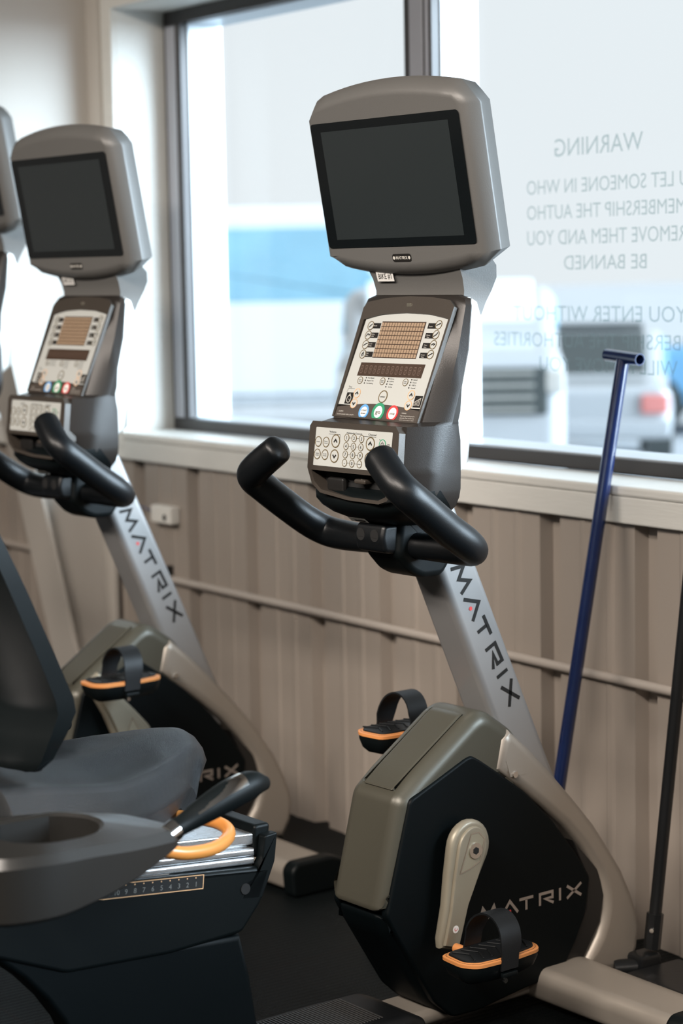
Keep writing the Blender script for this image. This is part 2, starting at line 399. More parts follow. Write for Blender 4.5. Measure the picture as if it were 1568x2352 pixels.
def casing(n, x0, x1):
    mb = MB()
    # jambs, head and stool lining the reveal
    mb.add(*rbox((x0-.012, (YW+YF)/2-.002, (ZS+ZT)/2), (.024, YF-YW+.012, ZT-ZS+.04), .002))
    mb.add(*rbox((x1+.012, (YW+YF)/2-.002, (ZS+ZT)/2), (.024, YF-YW+.012, ZT-ZS+.04), .002))
    mb.add(*rbox(((x0+x1)/2, (YW+YF)/2-.002, ZT+.010), (x1-x0, YF-YW+.012, .020), .002))
    mb.add(*rbox((x0-.030, YW-.011, (ZS+ZT)/2+.01), (.058, .020, ZT-ZS+.10), .003))
    mb.add(*rbox((x1+.030, YW-.011, (ZS+ZT)/2+.01), (.058, .020, ZT-ZS+.10), .003))
    mb.add(*rbox(((x0+x1)/2, YW-.0115, ZT+.038), (x1-x0+.002, .019, .072), .003))
    struct(mb.build('trim_%d' % n, MT['trim'], smooth=0))
    mb = MB(); mb.add(*rbox(((x0+x1)/2, (YW-.022+YF)/2, ZS-.010), (x1-x0+.002, YF-YW+.022, .020), .005))
    mb.add(*rbox(((x0+x1)/2, YW-.010, ZS-.046), (x1-x0+.118, .018, .052), .003))
    struct(mb.build('trim_%d' % (n+1), MT['trim'], smooth=0))
casing(1, *W1); casing(3, *W2)

# lettering on the glass, read mirrored from indoors
def lettermat():
    m = bpy.data.materials.new('etched_lettering'); m.use_nodes = True; nt = m.node_tree; N = nt.nodes; L = nt.links
    N.remove(N['Principled BSDF']); out = N['Material Output']
    t = N.new('ShaderNodeBsdfTransparent'); t.inputs[0].default_value = (.70, .78, .78, 1); d = N.new('ShaderNodeBsdfDiffuse'); d.inputs[0].default_value = (.30, .34, .34, 1)
    tl = N.new('ShaderNodeBsdfTranslucent'); tl.inputs[0].default_value = (.10, .12, .12, 1)
    a = N.new('ShaderNodeMixShader'); a.inputs[0].default_value = .6; L.new(d.outputs[0], a.inputs[1]); L.new(tl.outputs[0], a.inputs[2])
    b = N.new('ShaderNodeMixShader'); b.inputs[0].default_value = .32; L.new(t.outputs[0], b.inputs[1]); L.new(a.outputs[0], b.inputs[2]); L.new(b.outputs[0], out.inputs[0])
    return m
gl = Plane((0, YF+.0815, 0), (-1, 0, 0), (0, 0, 1)); LT = thing('window_lettering', 'pale mirrored WARNING notice lettering on the right window pane', 'lettering', (-3.2, YF+.0815, 1.3)); ML = lettermat()
def gtext(s, xr, xl, zt, zb):
    v, f, w_ = text2d(s); k = (zt-zb)/.70; kx = (xr-xl)/w_
    gl.add('t', [(-xr+x_*kx, zb+y_*k) for x_, y_ in v], f, -.0005)
    o = gl.build('text_line', 't', ML, None); o.parent = LT; o.matrix_parent_inverse = Matrix.Translation(-LT.location)
gtext('WARNING', -3.157, -3.428, 1.567, 1.530)
gtext('IF YOU LET SOMEONE IN WHO', -2.925, -3.52, 1.484, 1.454)
gtext('HAS NO MEMBERSHIP THE AUTHO', -2.865, -3.52, 1.431, 1.401)
gtext('WE WILL REMOVE THEM AND YOU', -2.845, -3.52, 1.378, 1.347)
gtext('BE BANNED', -3.147, -3.400, 1.324, 1.294)
gtext('IF YOU ENTER WITHOUT', -2.985, -3.57, 1.219, 1.187)
gtext('A MEMBERSHIP THE AUTHORITIES', -2.900, -3.637, 1.162, 1.131)
gtext('WILL REMOVE YOU', -3.058, -3.482, 1.111, 1.080)

# tapered steel column between the windows
XC = -5.04
def yfl(z): return 2.3673-(z-1.248)*.2010 if z > .3568 else 2.5464+(.3568-z)*.201
col = thing('steel_column', 'cream tapered steel column standing between the two windows', 'column', (XC, 2.6, 0))
mb = MB()
def pl3(mb, pts, t, axis, k=0):
    a = [Vector(p) for p in pts]; d = Vector(axis)*t/2
    n = len(a); mb.add([p-d for p in a]+[p+d for p in a], [tuple(range(n-1, -1, -1)), tuple(range(n, 2*n))]+[(i, (i+1) % n, n+(i+1) % n, n+i) for i in range(n)])
dy = -2.6
pl3(mb, [(0, yfl(0)+dy, 0.012), (0, YW-.03+dy, 0.012), (0, YW-.03+dy, ZC-.005), (0, yfl(ZC)+dy, ZC-.005)], .01, (1, 0, 0)); mb.build('web', MT['column'], col, 0)
for nm, f0, f1 in (('flange', lambda z: yfl(z)+dy, lambda z: yfl(z)+dy-.012), ('flange', lambda z: YW-.018+dy, lambda z: YW-.030+dy)):
    mb = MB(); v = []
    for z in (0.012, ZC-.005):
        for xx, ff in ((-.07, f0), (.07, f0), (.07, f1), (-.07, f1)): v.append((xx, ff(z), z))
    mb.add(v, [(0, 1, 5, 4), (1, 2, 6, 5), (2, 3, 7, 6), (3, 0, 4, 7), (3, 2, 1, 0), (4, 5, 6, 7)]); mb.build(nm, MT['column'], col, 0)
mb = MB(); mb.add(*rbox((0, (yfl(0)+YW)/2+dy, .006), (.2, YW-yfl(0)+.02, .012), .002)); mb.build('base_plate', MT['column'], col)

# conduit with straps, junction box
cd = thing('wall_conduit', 'thin taupe metal conduit running along the ribbed wall below the window', 'conduit', (-3.5, YW-.012, .515))
mb = MB(); mb.add(*cyl((-5.4, 0, .010), (7.0, 0, -.022), .0095, 16)); mb.build('pipe', mat('conduit_paint', (.40, .355, .315), .45), cd)
for px in (-1.205, .9, 2.4):
    mb = MB(); mb.add(*rbox((px, .0035, .012), (.02, .012, .045), .002)); mb.build('strap', MT['charcoal'], cd)
jb = thing('junction_box', 'small white surface box with a black jack on the wall under the sill', 'junction box', (-4.71, YW-.016, .683))
mb = MB(); mb.add(*rbox((0, 0, 0), (.105, .030, .046), .006)); mb.build('housing', MT['box'], jb)
mb = MB(); mb.add(*cyl((.022, -.0155, -.006), (.022, -.010, -.006), .009)); mb.build('jack', MT['dark'], jb)
mb = MB(); mb.add(*tube([(-.05, .0, .0), (-.1, .003, .006), (-.18, .006, .014), (-.25, .006, .016)], .0018, 8)); mb.build('wire', mat('blue_wire', (.06, .10, .22), .5), jb)

# ---------------------------------------------------------------- exercise bike
BG = 'recumbent exercise bikes under the window'
def up_lines(P, h, r, g=1):  # circle button helper
    pass
def make_bike():
    B = thing('exercise_bike', 'nearest silver and black recumbent exercise bike with BIKE #1 label under its monitor', 'exercise bike', (-2.82, 2.10, 0), radians(3.5), BG)
    # --- front stabiliser
    mb = MB()
    sec = [(.205, .008), (.200, .050), (.212, .068), (.300, .068), (.330, .055), (.338, .008)]
    st = []
    for xx in (-.37, -.16, -.08, 0, .08, .16, .37):
        g = .012*(1-min(1, abs(xx)/.3)) ; st.append([(xx, p.x-(g if p.x < .26 else 0), p.y+g*.8) for p in roundpoly(sec, .014, 4)])
    mb.add(*rings(st)); mb.build('front_stabilizer', MT['champagne'], B)
    for s in (-1, 1):
        mb = MB(); mb.add(*slab([(.198, .0), (.193, .058), (.208, .074), (.304, .074), (.338, .060), (.346, .0)], .37 if s > 0 else -.41, .41 if s > 0 else -.37, .008, pr=.014))
        e = mb.build('end_cap', MT['black'], B)
        w_ = MB(); w_.add(*cyl((s*.385, .35, .030), (s*.405, .35, .030), .028)); w_.build('wheel', MT['black'], e)
    # --- floor beam and ribbed step
    mb = MB(); mb.add(*slab([(-.12, .022), (-.12, .05), (.22, .05), (.22, .022)], -.05, .05, .012)); mb.build('floor_beam', MT['champagne'], B)
    mb = MB(); mb.add(*slab([(-1.25, .0), (-1.25, .055), (-.16, .062), (-.115, .045), (-.09, .022), (-.10, .0)], -.062, .062, .014, pr=.01)); mb.build('step_beam', MT['champagne'], B)
    mb = MB(); mb.add(*slab([(-1.2, .010), (-1.2, .062), (-.20, .067), (-.10, .064), (-.068, .050), (-.060, .015)], -.078, .082, .016, pr=.008))
    st_ = mb.build('step_cover', MT['rubber'], B)
    mb = MB()
    for k in range(70):
        yy = -.150-k*.0062; mb.add(*rbox((.002, yy, .0672-max(0, -.2-yy)*.005), (.118, .0030, .002), .0006, 1))
    mb.build('rib', mat('step_rib_grey', (.05, .05, .05), .35), st_)
    # --- housing
    olive = [(-.160, .245), (-.112, .430), (-.072, .462), (.050, .545), (.072, .553), (.095, .548), (.150, .510), (.185, .46), (.170, .40), (.06, .40), (-.06, .38), (-.09, .245)]
    mb = MB(); mb.add(*slab(olive, -.0690, .0690, .026, seg=7, pr=.012)); mb.build('rear_cover', MT['olive'], B)
    mb = MB()    # seam and raised spine of the cover
    mb.add(*slab([(-.106, .440), (-.072, .4655), (.046, .5465), (.060, .548), (.045, .53), (-.07, .44)], -.040, .040, .006, seg=4, pr=.006)); mb.build('cover_spine', MT['olive'], B)
    low = [(-.152, .240), (-.142, .205), (-.050, .066), (-.005, .030), (.10, .028), (.22, .045), (.22, .235)]
    mb = MB(); mb.add(*slab(low, -.068, .068, .030, seg=6, pr=.012)); mb.build('lower_shell', MT['panelblack'], B)
    pan = [(-.147, .240), (-.093, .428), (.030, .479), (.044, .482), (.062, .472), (.099, .447), (.165, .400), (.230, .338), (.285, .272), (.322, .218), (.310, .150), (.285, .105), (.250, .055), (.160, .048), (.05, .034), (-.005, .036), (-.045, .070), (-.128, .205)]
    for s in (1, -1):
        mb = MB(); mb.add(*slab(pan, s*.0640-.0095, s*.0640+.0095, .005, seg=3, pr=.008)); mb.build('side_panel', MT['panelblack'], B)
    fo = [(.133, .513), (.180, .473), (.223, .431), (.286, .366), (.335, .312), (.372, .262), (.405, .215), (.428, .170), (.444, .130), (.450, .100), (.444, .060), (.421, .022)]
    fi = [(.293, .043), (.326, .084), (.342, .105), (.352, .127), (.358, .150), (.358, .174), (.352, .200), (.341, .225), (.304, .276), (.260, .322), (.209, .364), (.150, .410), (.099, .447), (.112, .500)]
    mb = MB(); mb.add(*slab(fo+fi, -.0765, .0765, .018, seg=5)); mb.build('frame_arc', MT['champagne'], B)
    ln = [(.285, .290), (.348, .225), (.362, .175), (.352, .127), (.292, .044), (.245, .040), (.285, .110), (.315, .160), (.320, .215)]
    mb = MB(); mb.add(*slab(ln, -.068, .068, .004)); mb.build('arc_liner', MT['charcoal'], B)
    mb = MB(); mb.add(*slab([(.24, .010), (.235, .050), (.30, .055), (.43, .040), (.42, .010)], -.070, .070, .01, pr=.01)); mb.build('foot_shoe', MT['black'], B)
    for s in (-1, 1):
        mb = MB(); mb.add(*cyl((s*.0705, .138, .435), (s*.0795, .138, .435), .0055, 16)); mb.build('housing_screw', MT['chrome'], B)
    pt = Plane((.0766, 0, 0), (0, 1, 0), (0, 0, 1))
    pt.poly('tri', [(.118, .462), (.128, .432), (.168, .432)], .0003); pt.build('screw_recess', 'tri', MT['champagne'], B)
    for s, nm in ((1, 'side_logo'), (-1, 'side_logo')):
        pl = Plane((s*.0738, 0, 0), (0, s, 0), (0, 0, 1))
        matrix_logo(pl, 'l', 'd', .055 if s > 0 else -.298, .190, .243, .0225, .0003, .0052)
        o = pl.build(nm, 'l', mat('logo_tan', (.26, .22, .19), .45), B); pl.build('logo_dot', 'd', MT['red'], o)
    # --- post
    po = [(.150, .46), (-.075, .985), (.010, .985), (.093, .798), (.262, .426), (.318, .320), (.25, .36)]
    po = [(.118, .540), (-.078, .985), (.010, .985), (.093, .798), (.262, .426), (.330, .290), (.24, .30), (.17, .42)]
    mb = MB(); mb.add(*slab(po, -.040, .040, .014, seg=5)); mb.build('post', MT['post'], B)
    dd = Vector((0, .128, -.249)).normalized()
    for s in (1, -1):
        rdir = dd if s > 0 else -dd; udir = Vector((0, -rdir.z, rdir.y)) if s > 0 else Vector((0, rdir.z, -rdir.y))
        o0 = Vector((s*.0402, .0335, .800)) if s > 0 else Vector((s*.0402, .0335, .800))+dd*.285
        pl = Plane(o0, rdir, Vector((0, .249, .128)))
        matrix_logo(pl, 'l', 'd', 0, -.004, .285, .027, .0004 if pl.n.x*s > 0 else -.0004, .0065)
        o = pl.build('post_logo', 'l', MT['ink'], B); pl.build('logo_dot', 'd', MT['red'], o)
    # --- monitor
    ta = radians(10); tr = Vector((1, 0, 0)); tu = Vector((0, -sin(ta), cos(ta))); tn = Vector((0, -cos(ta), -sin(ta))); to = Vector((-.004, -.051, 1.443))
    def ring_tv(ex, w_, top=.149, sag=.016, hw=.1955):
        pts = []
        for k in range(13): t = -1+2*k/12; pts.append((hw*t*.90, (top+ex)-sag*t*t))
        P = [(-hw-ex, -.120), (-hw-ex, .112)]+[(p[0], p[1]) for p in pts]+[(hw+ex, .112), (hw+ex, -.120)]
        for k in range(13): t = 1-2*k/12; P.append((hw*t*.86, -(.143+ex)+.014*t*t))
        return [to+tr*a+tu*b+tn*w_ for a, b in P]
    mb = MB(); mb.add(*rings([ring_tv(-.010, .0), ring_tv(0, -.0025), ring_tv(.010, -.011), ring_tv(.017, -.026), ring_tv(.017, -.030), ring_tv(.008, -.056), ring_tv(-.006, -.068), ring_tv(-.03, -.075)]))
    tvh = mb.build('monitor', MT['tv'], B, smooth=50)
    tp = Plane(to, tr, tu)
    tp.poly('g', [tuple(p) for p in roundpoly([(-.190, -.106), (.190, -.106), (.190, .106), (-.190, .106)], .008)], .0012)
    tp.rect('a', 0, 0, .327, .183, .0016)
    tp.poly('bd', [tuple(p) for p in roundpoly([(-.024, -.1315), (.024, -.1315), (.024, -.1185), (-.024, -.1185)], .005)], .0010)
    matrix_logo(tp, 'bl', None, -.0145, -.1275, .029, .0050, .0014, .0011)
    for s in (-1, 1): tp.disc('bl', s*.0195, -.125, .0028, .0013)
    o = tp.build('screen_glass', 'g', MT['bezelblack'], tvh); tp.build('display', 'a', MT['screen'], tvh)
    o = tp.build('badge', 'bd', MT['ink'], tvh); tp.build('badge_lettering', 'bl', MT['paleink'], tvh)
    mb = MB(); mb.add(*rings([[v for v in [Vector(q) for q in r]] for r in (
        [(-.112, .000, 1.225), (.112, .000, 1.225), (.118, .035, 1.225), (-.118, .035, 1.225)],
        [(-.112, .002, 1.245), (.112, .002, 1.245), (.118, .045, 1.245), (-.118, .045, 1.245)],
        [(-.113, .003, 1.265), (.113, .003, 1.265), (.122, .055, 1.265), (-.122, .055, 1.265)],
        [(-.115, -.002, 1.285), (.115, -.002, 1.285), (.126, .062, 1.285), (-.126, .062, 1.285)],
        [(-.118, -.012, 1.305), (.118, -.012, 1.305), (.128, .060, 1.305), (-.128, .060, 1.305)],
        [(-.120, -.020, 1.322), (.120, -.020, 1.322), (.128, .045, 1.322), (-.128, .045, 1.322)])]))
    mb.build('monitor_neck', MT['tv'], B, smooth=50)
    lp = Plane((-.074, -.0075, 1.2905), (1, 0, 0), (0, -.30, 1))
    lp.rect('w', 0, 0, .044, .0185, .002); lp.text('k', 'BIKE #1', 0, 0, .0095, .0024, width=.034)
    lab = lp.build('bike_label', 'w', MT['white'], B); lp.build('label_text', 'k', MT['ink'], lab)
    # --- console
    fs = [(1.258, -.006, .000, .080, .110), (1.252, -.011, .001, .100, .130), (1.240, -.0165, -.001, .112, .134), (1.170, -.0440, -.010, .112, .135), (1.110, -.0675, -.026, .112, .135), (1.056, -.0885, -.044, .112, .135),
          (1.050, -.120, -.046, .111, .135), (.986, -.130, -.066, .113, .135), (.972, -.116, -.070, .113, .135), (.945, -.118, -.078, .113, .134), (.930, -.116, -.080, .104, .130), (.915, -.108, -.078, .086, .120), (.901, -.095, -.070, .062, .100), (.893, -.080, -.060, .040, .075)]
    rr = []
    for z, yf, ys, hf, hw in fs:
        ym = yf*.45+ys*.55; xm = hf+(hw-hf)*.66
        bk = max(ys+.012, -.020)
        rr.append([(-hw, ys, z), (-hf-(hw-hf)*.8, ym-.001, z), (-hf, yf, z), (hf, yf, z), (hf+(hw-hf)*.8, ym-.001, z), (hw, ys, z), (hw*.93, bk, z), (-hw*.93, bk, z)])
    mb = MB(); mb.add(*rings(rr)); con = mb.build('console', MT['console'], B, smooth=28)
    rr = []
    for z, yf, ys, hf, hw in ((.946, -.119, -.070, .112, .1335), (.934, -.140, -.060, .108, .132), (.922, -.146, -.048, .100, .128), (.910, -.141, -.036, .090, .119), (.898, -.128, -.028, .074, .105), (.889, -.110, -.022, .056, .086), (.883, -.090, -.026, .038, .062), (.881, -.075, -.035, .020, .036)):
        ring = [(-hw, ys, z), (-hw*.995, (ys+yf)*.5, z), (-hf-(hw-hf)*.6, yf*.85+ys*.15, z), (-hf*.8, yf*.97, z), (-hf*.4, yf, z), (hf*.4, yf, z), (hf*.8, yf*.97, z), (hf+(hw-hf)*.6, yf*.85+ys*.15, z), (hw*.995, (ys+yf)*.5, z), (hw, ys, z)]
        rr.append(ring)
    mb = MB(); mb.add(*rings(rr)); mb.build('console_underside', MT['black'], B, smooth=60)
    bs = [(1.254, .000, .012, .125), (1.246, .001, .026, .130), (1.220, -.001, .040, .130), (1.177, -.007, .046, .130), (1.10, -.026, .030, .130), (1.045, -.042, .012, .129), (1.030, -.046, .022, .128), (.985, -.058, .018, .126), (.955, -.066, -.020, .122), (.930, -.068, -.040, .112)]
    mb = MB(); mb.add(*rings([[(-hw, a, z), (hw, a, z), (hw*.97, b*.7+a*.3, z), (hw*.80, b, z), (-hw*.80, b, z), (-hw*.97, b*.7+a*.3, z)] for z, a, b, hw in bs])); mb.build('console_shell', MT['shell'], B, smooth=40)
    ca = radians(21.5); cu = Vector((0, sin(ca), cos(ca)))
    cp = Plane((0, -.0552, 1.149), (1, 0, 0), cu)
    # raised rim around the overlay
    def rim(P, inner, h0, h1, name, m, par, plane):
        n = len(P); v = [plane.P(*p, h0) for p in P]+[plane.P(*p, h1) for p in P]+[plane.P(*p, h1) for p in inner]+[plane.P(*p, h0) for p in inner]
        f = []
        for i in range(n):
            k = (i+1) % n
            for a in range(3): f.append((a*n+i, a*n+k, (a+1)*n+k, (a+1)*n+i))
        mbb = MB(); mbb.add(v, f); return mbb.build(name, m, par, smooth=40)
    rimo = [(-.1165, -.100), (.1075, -.104), (.1180, .096), (.104, .107), (.06, .112), (0, .114), (-.06, .111), (-.106, .104), (-.1145, .094)]
    rimi = [(-.1120, -.098), (.1035, -.100), (.1120, .075), (.104, .0765), (.06, .083), (0, .0850), (-.06, .082), (-.098, .0745), (-.1050, .072)]
    rim(rimo, rimi, -.004, .0035, 'overlay_rim', MT['bezel'], con, cp)
    ov = [(-.1115, -.078)]+[(-.1015, .070)]+[(-.1015+.2105*k/10, .073+.0125*(1-((k-5)/5)**2)+.002*k/10) for k in range(0, 11)]+[(.1045, -.078)]
    cp.poly('ov', ov, .0010)
    arc = [(-.113, -.105)]+[(-.113+.218*k/10, -.083+.009*(1-((k-5)/5)**2)) for k in range(11)]+[(.105, -.105)]
    cp.poly('dk', arc, .0014)
    cp.poly('mb', [(-.0565, .006), (.0565, .006), (.0575, .070), (-.0555, .070)], .0014)
    for i in range(16):
        for j in range(8): cp.rect('led', -.0525+i*.00700, .0105+j*.00775, .0058, .0064, .0017)
    cp.poly('dsp', [(-.083, -.0265), (.083, -.0265), (.085, -.003), (-.081, -.003)], .0014)
    for i in range(14):
        x0 = -.0745+i*.01145
        for yy in (-.0085, -.0145, -.0215): cp.rect('seg', x0, yy, .0050, .0011, .0017)
        for yy in (-.0115, -.018):
            for sx in (-.003, .003): cp.rect('seg', x0+sx, yy, .0010, .0052, .0017)
            cp.rect('seg', x0, yy, .0008, .0048, .0017)
    txtL = ['Manual', 'Rolling Hills', 'Interval Training', 'Fat Burn']; txtR = ['Random', 'Fitness Test', 'Heart Rate', 'Constant Watts']
    for j in range(4):
        y = .0622-j*.0169
        cp.rect('ink', -.0685, y, .0215, .0094, .0013); cp.rect('ink', .0755, y+.001, .0230, .0094, .0013)
        for (cx, s, tt) in ((-.0715, -1, txtL[j]), (.0720, 1, txtR[j])):
            ws = tt.split(' ')
            for q, wd in enumerate(ws): cp.text('pal', wd, cx, y+(.0018-.0036*q if len(ws) > 1 else 0), .0022, .0017, width=.0009*len(wd)+.003)
    for j in range(3):
        sx = -.0705+.059*j
        for q in range(3 if j == 0 else 4):
            cp.disc('ink', sx+.014-.0006*q, -.0295-.0047*q, .0013, .0015)
            cp.text('ink', [['Time Elapsed', 'Program Time', 'Time Remaining', ''], ['Calories', 'RPM', 'Watts', 'Heart Rate'], ['Speed', 'Distance', 'METs', 'Level']][j][q], sx+.018, -.0295-.0047*q, .0022, .0014, width=[.017, .010, .010][j], align='l')
    cp.rect('ink', -.0865, -.0665, .019, .020, .0013); cp.stroke('ink', [(-.0975, -.056), (-.0955, -.0495), (-.079, -.0495)], .0005, .0013)
    cp.text('ink', 'Time', -.092, -.0465, .003, .0013)
    cp.stroke('pal', [(-.0865+.0052*cos(a*pi/8), -.068+.0062*sin(a*pi/8)) for a in range(16)], .0012, .0018, closed=True)
    cp.rect('pal', -.0865, -.0600, .003, .002, .0018); cp.stroke('pal', [(-.0865, -.068), (-.0835, -.071)], .0008, .0018)
    cp.rect('ink', .0915, -.066, .019, .020, .0013)
    for q in range(5): cp.stroke('pal', [(.0845+q*.0032, -.0735), (.0845+q*.0032, -.069+q*.0018)], .0010, .0018)
    cp.stroke('pal', [(.0835, -.068), (.0895, -.0645), (.0985, -.0600)], .0010, .0018)
    cp.text('pal', 'CAUTION', -.104, -.0900, .0024, .0018, width=.012, align='l')
    for q, tt in enumerate(('Consult a physician before using this', 'equipment. Stop exercising if you feel')): cp.text('pal', tt, -.107, -.0950-.0036*q, .0020, .0018, width=.045, align='l')
    cp.text('pal', 'WARNING', .0600, -.0870, .0024, .0018, width=.012, align='l')
    for q, tt in enumerate(('Heart rate monitoring may be', 'inaccurate. Over exercise may', 'result in serious injury or death', 'stop exercising immediately')): cp.text('pal', tt, .0585, -.0915-.0036*q, .0020, .0018, width=.036, align='l')
    o = cp.build('console_overlay', 'ov', MT['face'], con)
    cp.build('overlay_band', 'dk', MT['facedark'], con)
    cp.build('led_matrix', 'mb', MT['ledback'], con); cp.build('led_cells', 'led', MT['led'], con)
    cp.build('text_display', 'dsp', MT['ledback'], con); cp.build('display_segments', 'seg', MT['seg'], con)
    cp.build('overlay_print', 'ink', MT['ink'], con); cp.build('overlay_caption', 'pal', MT['paleink'], con)
    def button(pl, x, y, r, ringm, facem, par, glyph=None, ry=None, h=.0012, rin=.86):
        m_ = MB(); n = 28; ry = ry or r
        def rg(k, hh): return [pl.P(x+r*k*cos(2*pi*i/n), y+ry*k*sin(2*pi*i/n), hh) for i in range(n)]
        v, f = rings([rg(1, h), rg(.99, h+.0007), rg(rin, h+.0007), rg(rin-.03, h+.0003)], caps=False); m_.add(v, f, 0)
        m_.add(rg(rin-.02, h+.0004), [tuple(range(n))], 1)
        pl.b['gl'] = MB()
        if glyph: glyph(pl, x, y, h+.0008)
        g = pl.b.pop('gl'); m_.add(g.v, g.f, 2)
        o = m_.build('button', None, par, smooth=0, mats=[MT[ringm], MT[facem], MT['ink']], normals=False); return o
    def tx(s, hh=.0022, wd=None):
        def g(pl, x, y, h):
            ws = s.split(' ')
            for q, w1 in enumerate(ws): pl.text('gl', w1, x, y+(len(ws)-1)*hh*.75-q*hh*1.5, hh, h, width=wd)
        return g
    def cv(d, w_=.007): return lambda pl, x, y, h: pl.chev('gl', x, y, w_, d, h)
    def mtn(k):
        def g(pl, x, y, h):
            pts = [[(-.4, -.4), (.4, .4)], [(-.5, -.3), (-.1, .3), (.3, 0), (.5, .3)], [(-.5, -.2), (-.1, 0), (.1, .2), (.5, .3)], [(-.1, -.5), (-.2, 0), (.1, .4), (.2, -.4)], [(-.5, -.2), (0, .1), (.5, .3)], [(-.5, -.4), (.1, 0), (.4, .5)], [(-.4, -.1), (0, .2), (.4, .1), (.1, -.2)], [(-.5, -.3), (.5, .3)]][k]
            pl.stroke('gl', [(x+a*.010, y+b*.008) for a, b in pts], .0018, h)
        return g
    for j in range(4):
        button(cp, -.0835, .0622-j*.0169, .0080, 'ring', 'face', con, mtn(j)); button(cp, .0902, .0652-j*.0170, .0080, 'ring', 'face', con, mtn(4+j))
    for j in range(3): button(cp, -.0705+.059*j, -.0345, .0066, 'ring', 'face', con, tx('select display', .0018, .0072))
    button(cp, -.0690, -.0575, .0086, 'ringorange', 'face', con, cv(1)); button(cp, -.0700, -.0755, .0086, 'ringorange', 'face', con, cv(-1))
    button(cp, .0712, -.0557, .0086, 'ringorange', 'face', con, cv(1)); button(cp, .0706, -.0735, .0086, 'ringorange', 'face', con, cv(-1))
    button(cp, .0008, -.0608, .0110, 'ring', 'face', con, tx('enter', .0034, .0125))
    button(cp, -.0375, -.0885, .0128, 'blue', 'white', con, tx('cool down', .0036, .0125), h=.0016, rin=.70)
    button(cp, 0, -.0875, .0160, 'green', 'white', con, tx('go', .0068, .0125), h=.0016, rin=.66)
    button(cp, .0372, -.0885, .0140, 'red', 'white', con, tx('stop', .0040, .0125), h=.0016, rin=.72)
    mb = MB(); mb.add(*rbox(cp.P(.0045, .0985, .0032), (.012, .003, .006), .0008)); mb.build('sensor_port', MT['brass'], con)
    # lower media keypad block
    ka = radians(8); ku = Vector((0, sin(ka), cos(ka))); kp = Plane((-.006, -.1380, 1.013), (1, 0, 0), ku)
    ol = [(-.119, .030), (-.112, .0385), (.106, .0385), (.116, .028), (.120, -.045), (.116, -.060), (.100, -.082), (.080, -.0885), (0, -.0875), (-.075, -.0800), (-.100, -.066), (-.116, -.040)]
    il = [(-.1045, -.0435), (-.100, -.0435), (.100, -.0435), (.1055, -.0435), (.1060, -.046), (.104, -.060), (.095, -.076), (.078, -.0828), (0, -.082), (-.073, -.0745), (-.093, -.062), (-.1040, -.0460)]
    mb = MB(); d0, d1 = -.030, .0015
    top = [kp.P(*p, d1) for p in ol]; n = len(ol)
    mb.add([kp.P(*p, d0) for p in ol]+top+[kp.P(*p, d1) for p in il]+[kp.P(*p, -.026) for p in il], [(a*n+i, a*n+(i+1) % n, (a+1)*n+(i+1) % n, (a+1)*n+i) for a in range(3) for i in range(n)])
    mb.build('keypad_bezel', MT['bezel'], con, smooth=40)
    mb = MB(); mb.add([kp.P(*p, -.0255) for p in il], [tuple(range(n))]); pk = mb.build('pocket', MT['dark'], con, smooth=0)
    mb = MB(); mb.add(*rbox(kp.P(-.055, -.0640, -.018), (.046, .012, .024), .006)); mb.build('pocket_insert', MT['charcoal'], pk)
    mb = MB(); mb.add(*rbox(kp.P(.0155, -.0545, -.016), (.030, .018, .008), .003)); mb.build('jack_mount', MT['bezel'], pk)
    mb = MB(); mb.add(*cyl(kp.P(.018, -.0545, -.0125), kp.P(.018, -.0545, -.0095), .0038)); mb.build('headphone_jack', MT['brass'], pk)
    kp.poly('f', [tuple(p) for p in roundpoly([(-.1000, -.0355), (.1010, -.0355), (.1010, .0285), (-.1000, .0285)], .002)], .0022)
    kp.stroke('i', [(-.064, .0185), (-.034, .0185), (-.034, .0100)], .0005, .0026); kp.stroke('i', [(.0200, .0100), (.0200, .0190), (.060, .0190)], .0005, .0026)
    kp.text('i', 'Volume', -.054, .0225, .0032, .0026, width=.018); kp.text('i', 'Multimedia Controls', .0035, .0225, .0028, .0026, width=.040); kp.text('i', 'Channel', .050, .0225, .0032, .0026, width=.020)
    kp.text('i', 'TV', .0930, .0080, .0035, .0026); kp.disc('i', .0700, .0155, .0009, .0026)
    for j in range(4):
        yy = .0145-j*.0138; kp.stroke('i', [(-.013, yy), (.021, yy)], .0005, .0024)
    kp.build('keypad_overlay', 'f', MT['face'], con); kp.build('keypad_print', 'i', MT['ink'], con)
    H = .0024
    for x_, y_, s_ in ((-.0905, .0045, 'home'), (-.0695, .0045, 'last channel'), (-.0905, -.0165, 'display mode'), (-.0695, -.0165, 'cc mute')): button(kp, x_, y_, .0088, 'ring', 'face', con, tx(s_, .0020, .0090), h=H)
    for x_ in (-.0440, .0470):
        button(kp, x_, .0075, .0112, 'ring', 'face', con, cv(1, .0085), h=H); button(kp, x_, -.0175, .0112, 'ring', 'face', con, cv(-1, .0085), h=H)
    for j, row in enumerate((('1', '2', '3'), ('4', '5', '6'), ('7', '8', '9'), ('-', '0', 'enter'))):
        for i, s_ in enumerate(row): button(kp, -.0155+i*.0195, .0145-j*.0138, .0064, 'ring', 'face', con, tx(s_, .0056 if len(s_) == 1 else .002, None if s_ != 'enter' else .008), h=H)
    def pw(pl, x, y, h):
        pl.stroke('gl', [(x+.0035*cos(a), y+.0035*sin(a)) for a in [radians(120+q*30) for q in range(11)]], .0010, h); pl.stroke('gl', [(x, y), (x, y+.0048)], .0010, h)
    button(kp, .0780, .0080, .0085, 'green', 'face', con, pw, h=H)
    lp = Plane((-.015, -.1215, .8925), (1, 0, 0), (0, -.80, .60)); lp.rect('w', 0, 0, .046, .013, .002)
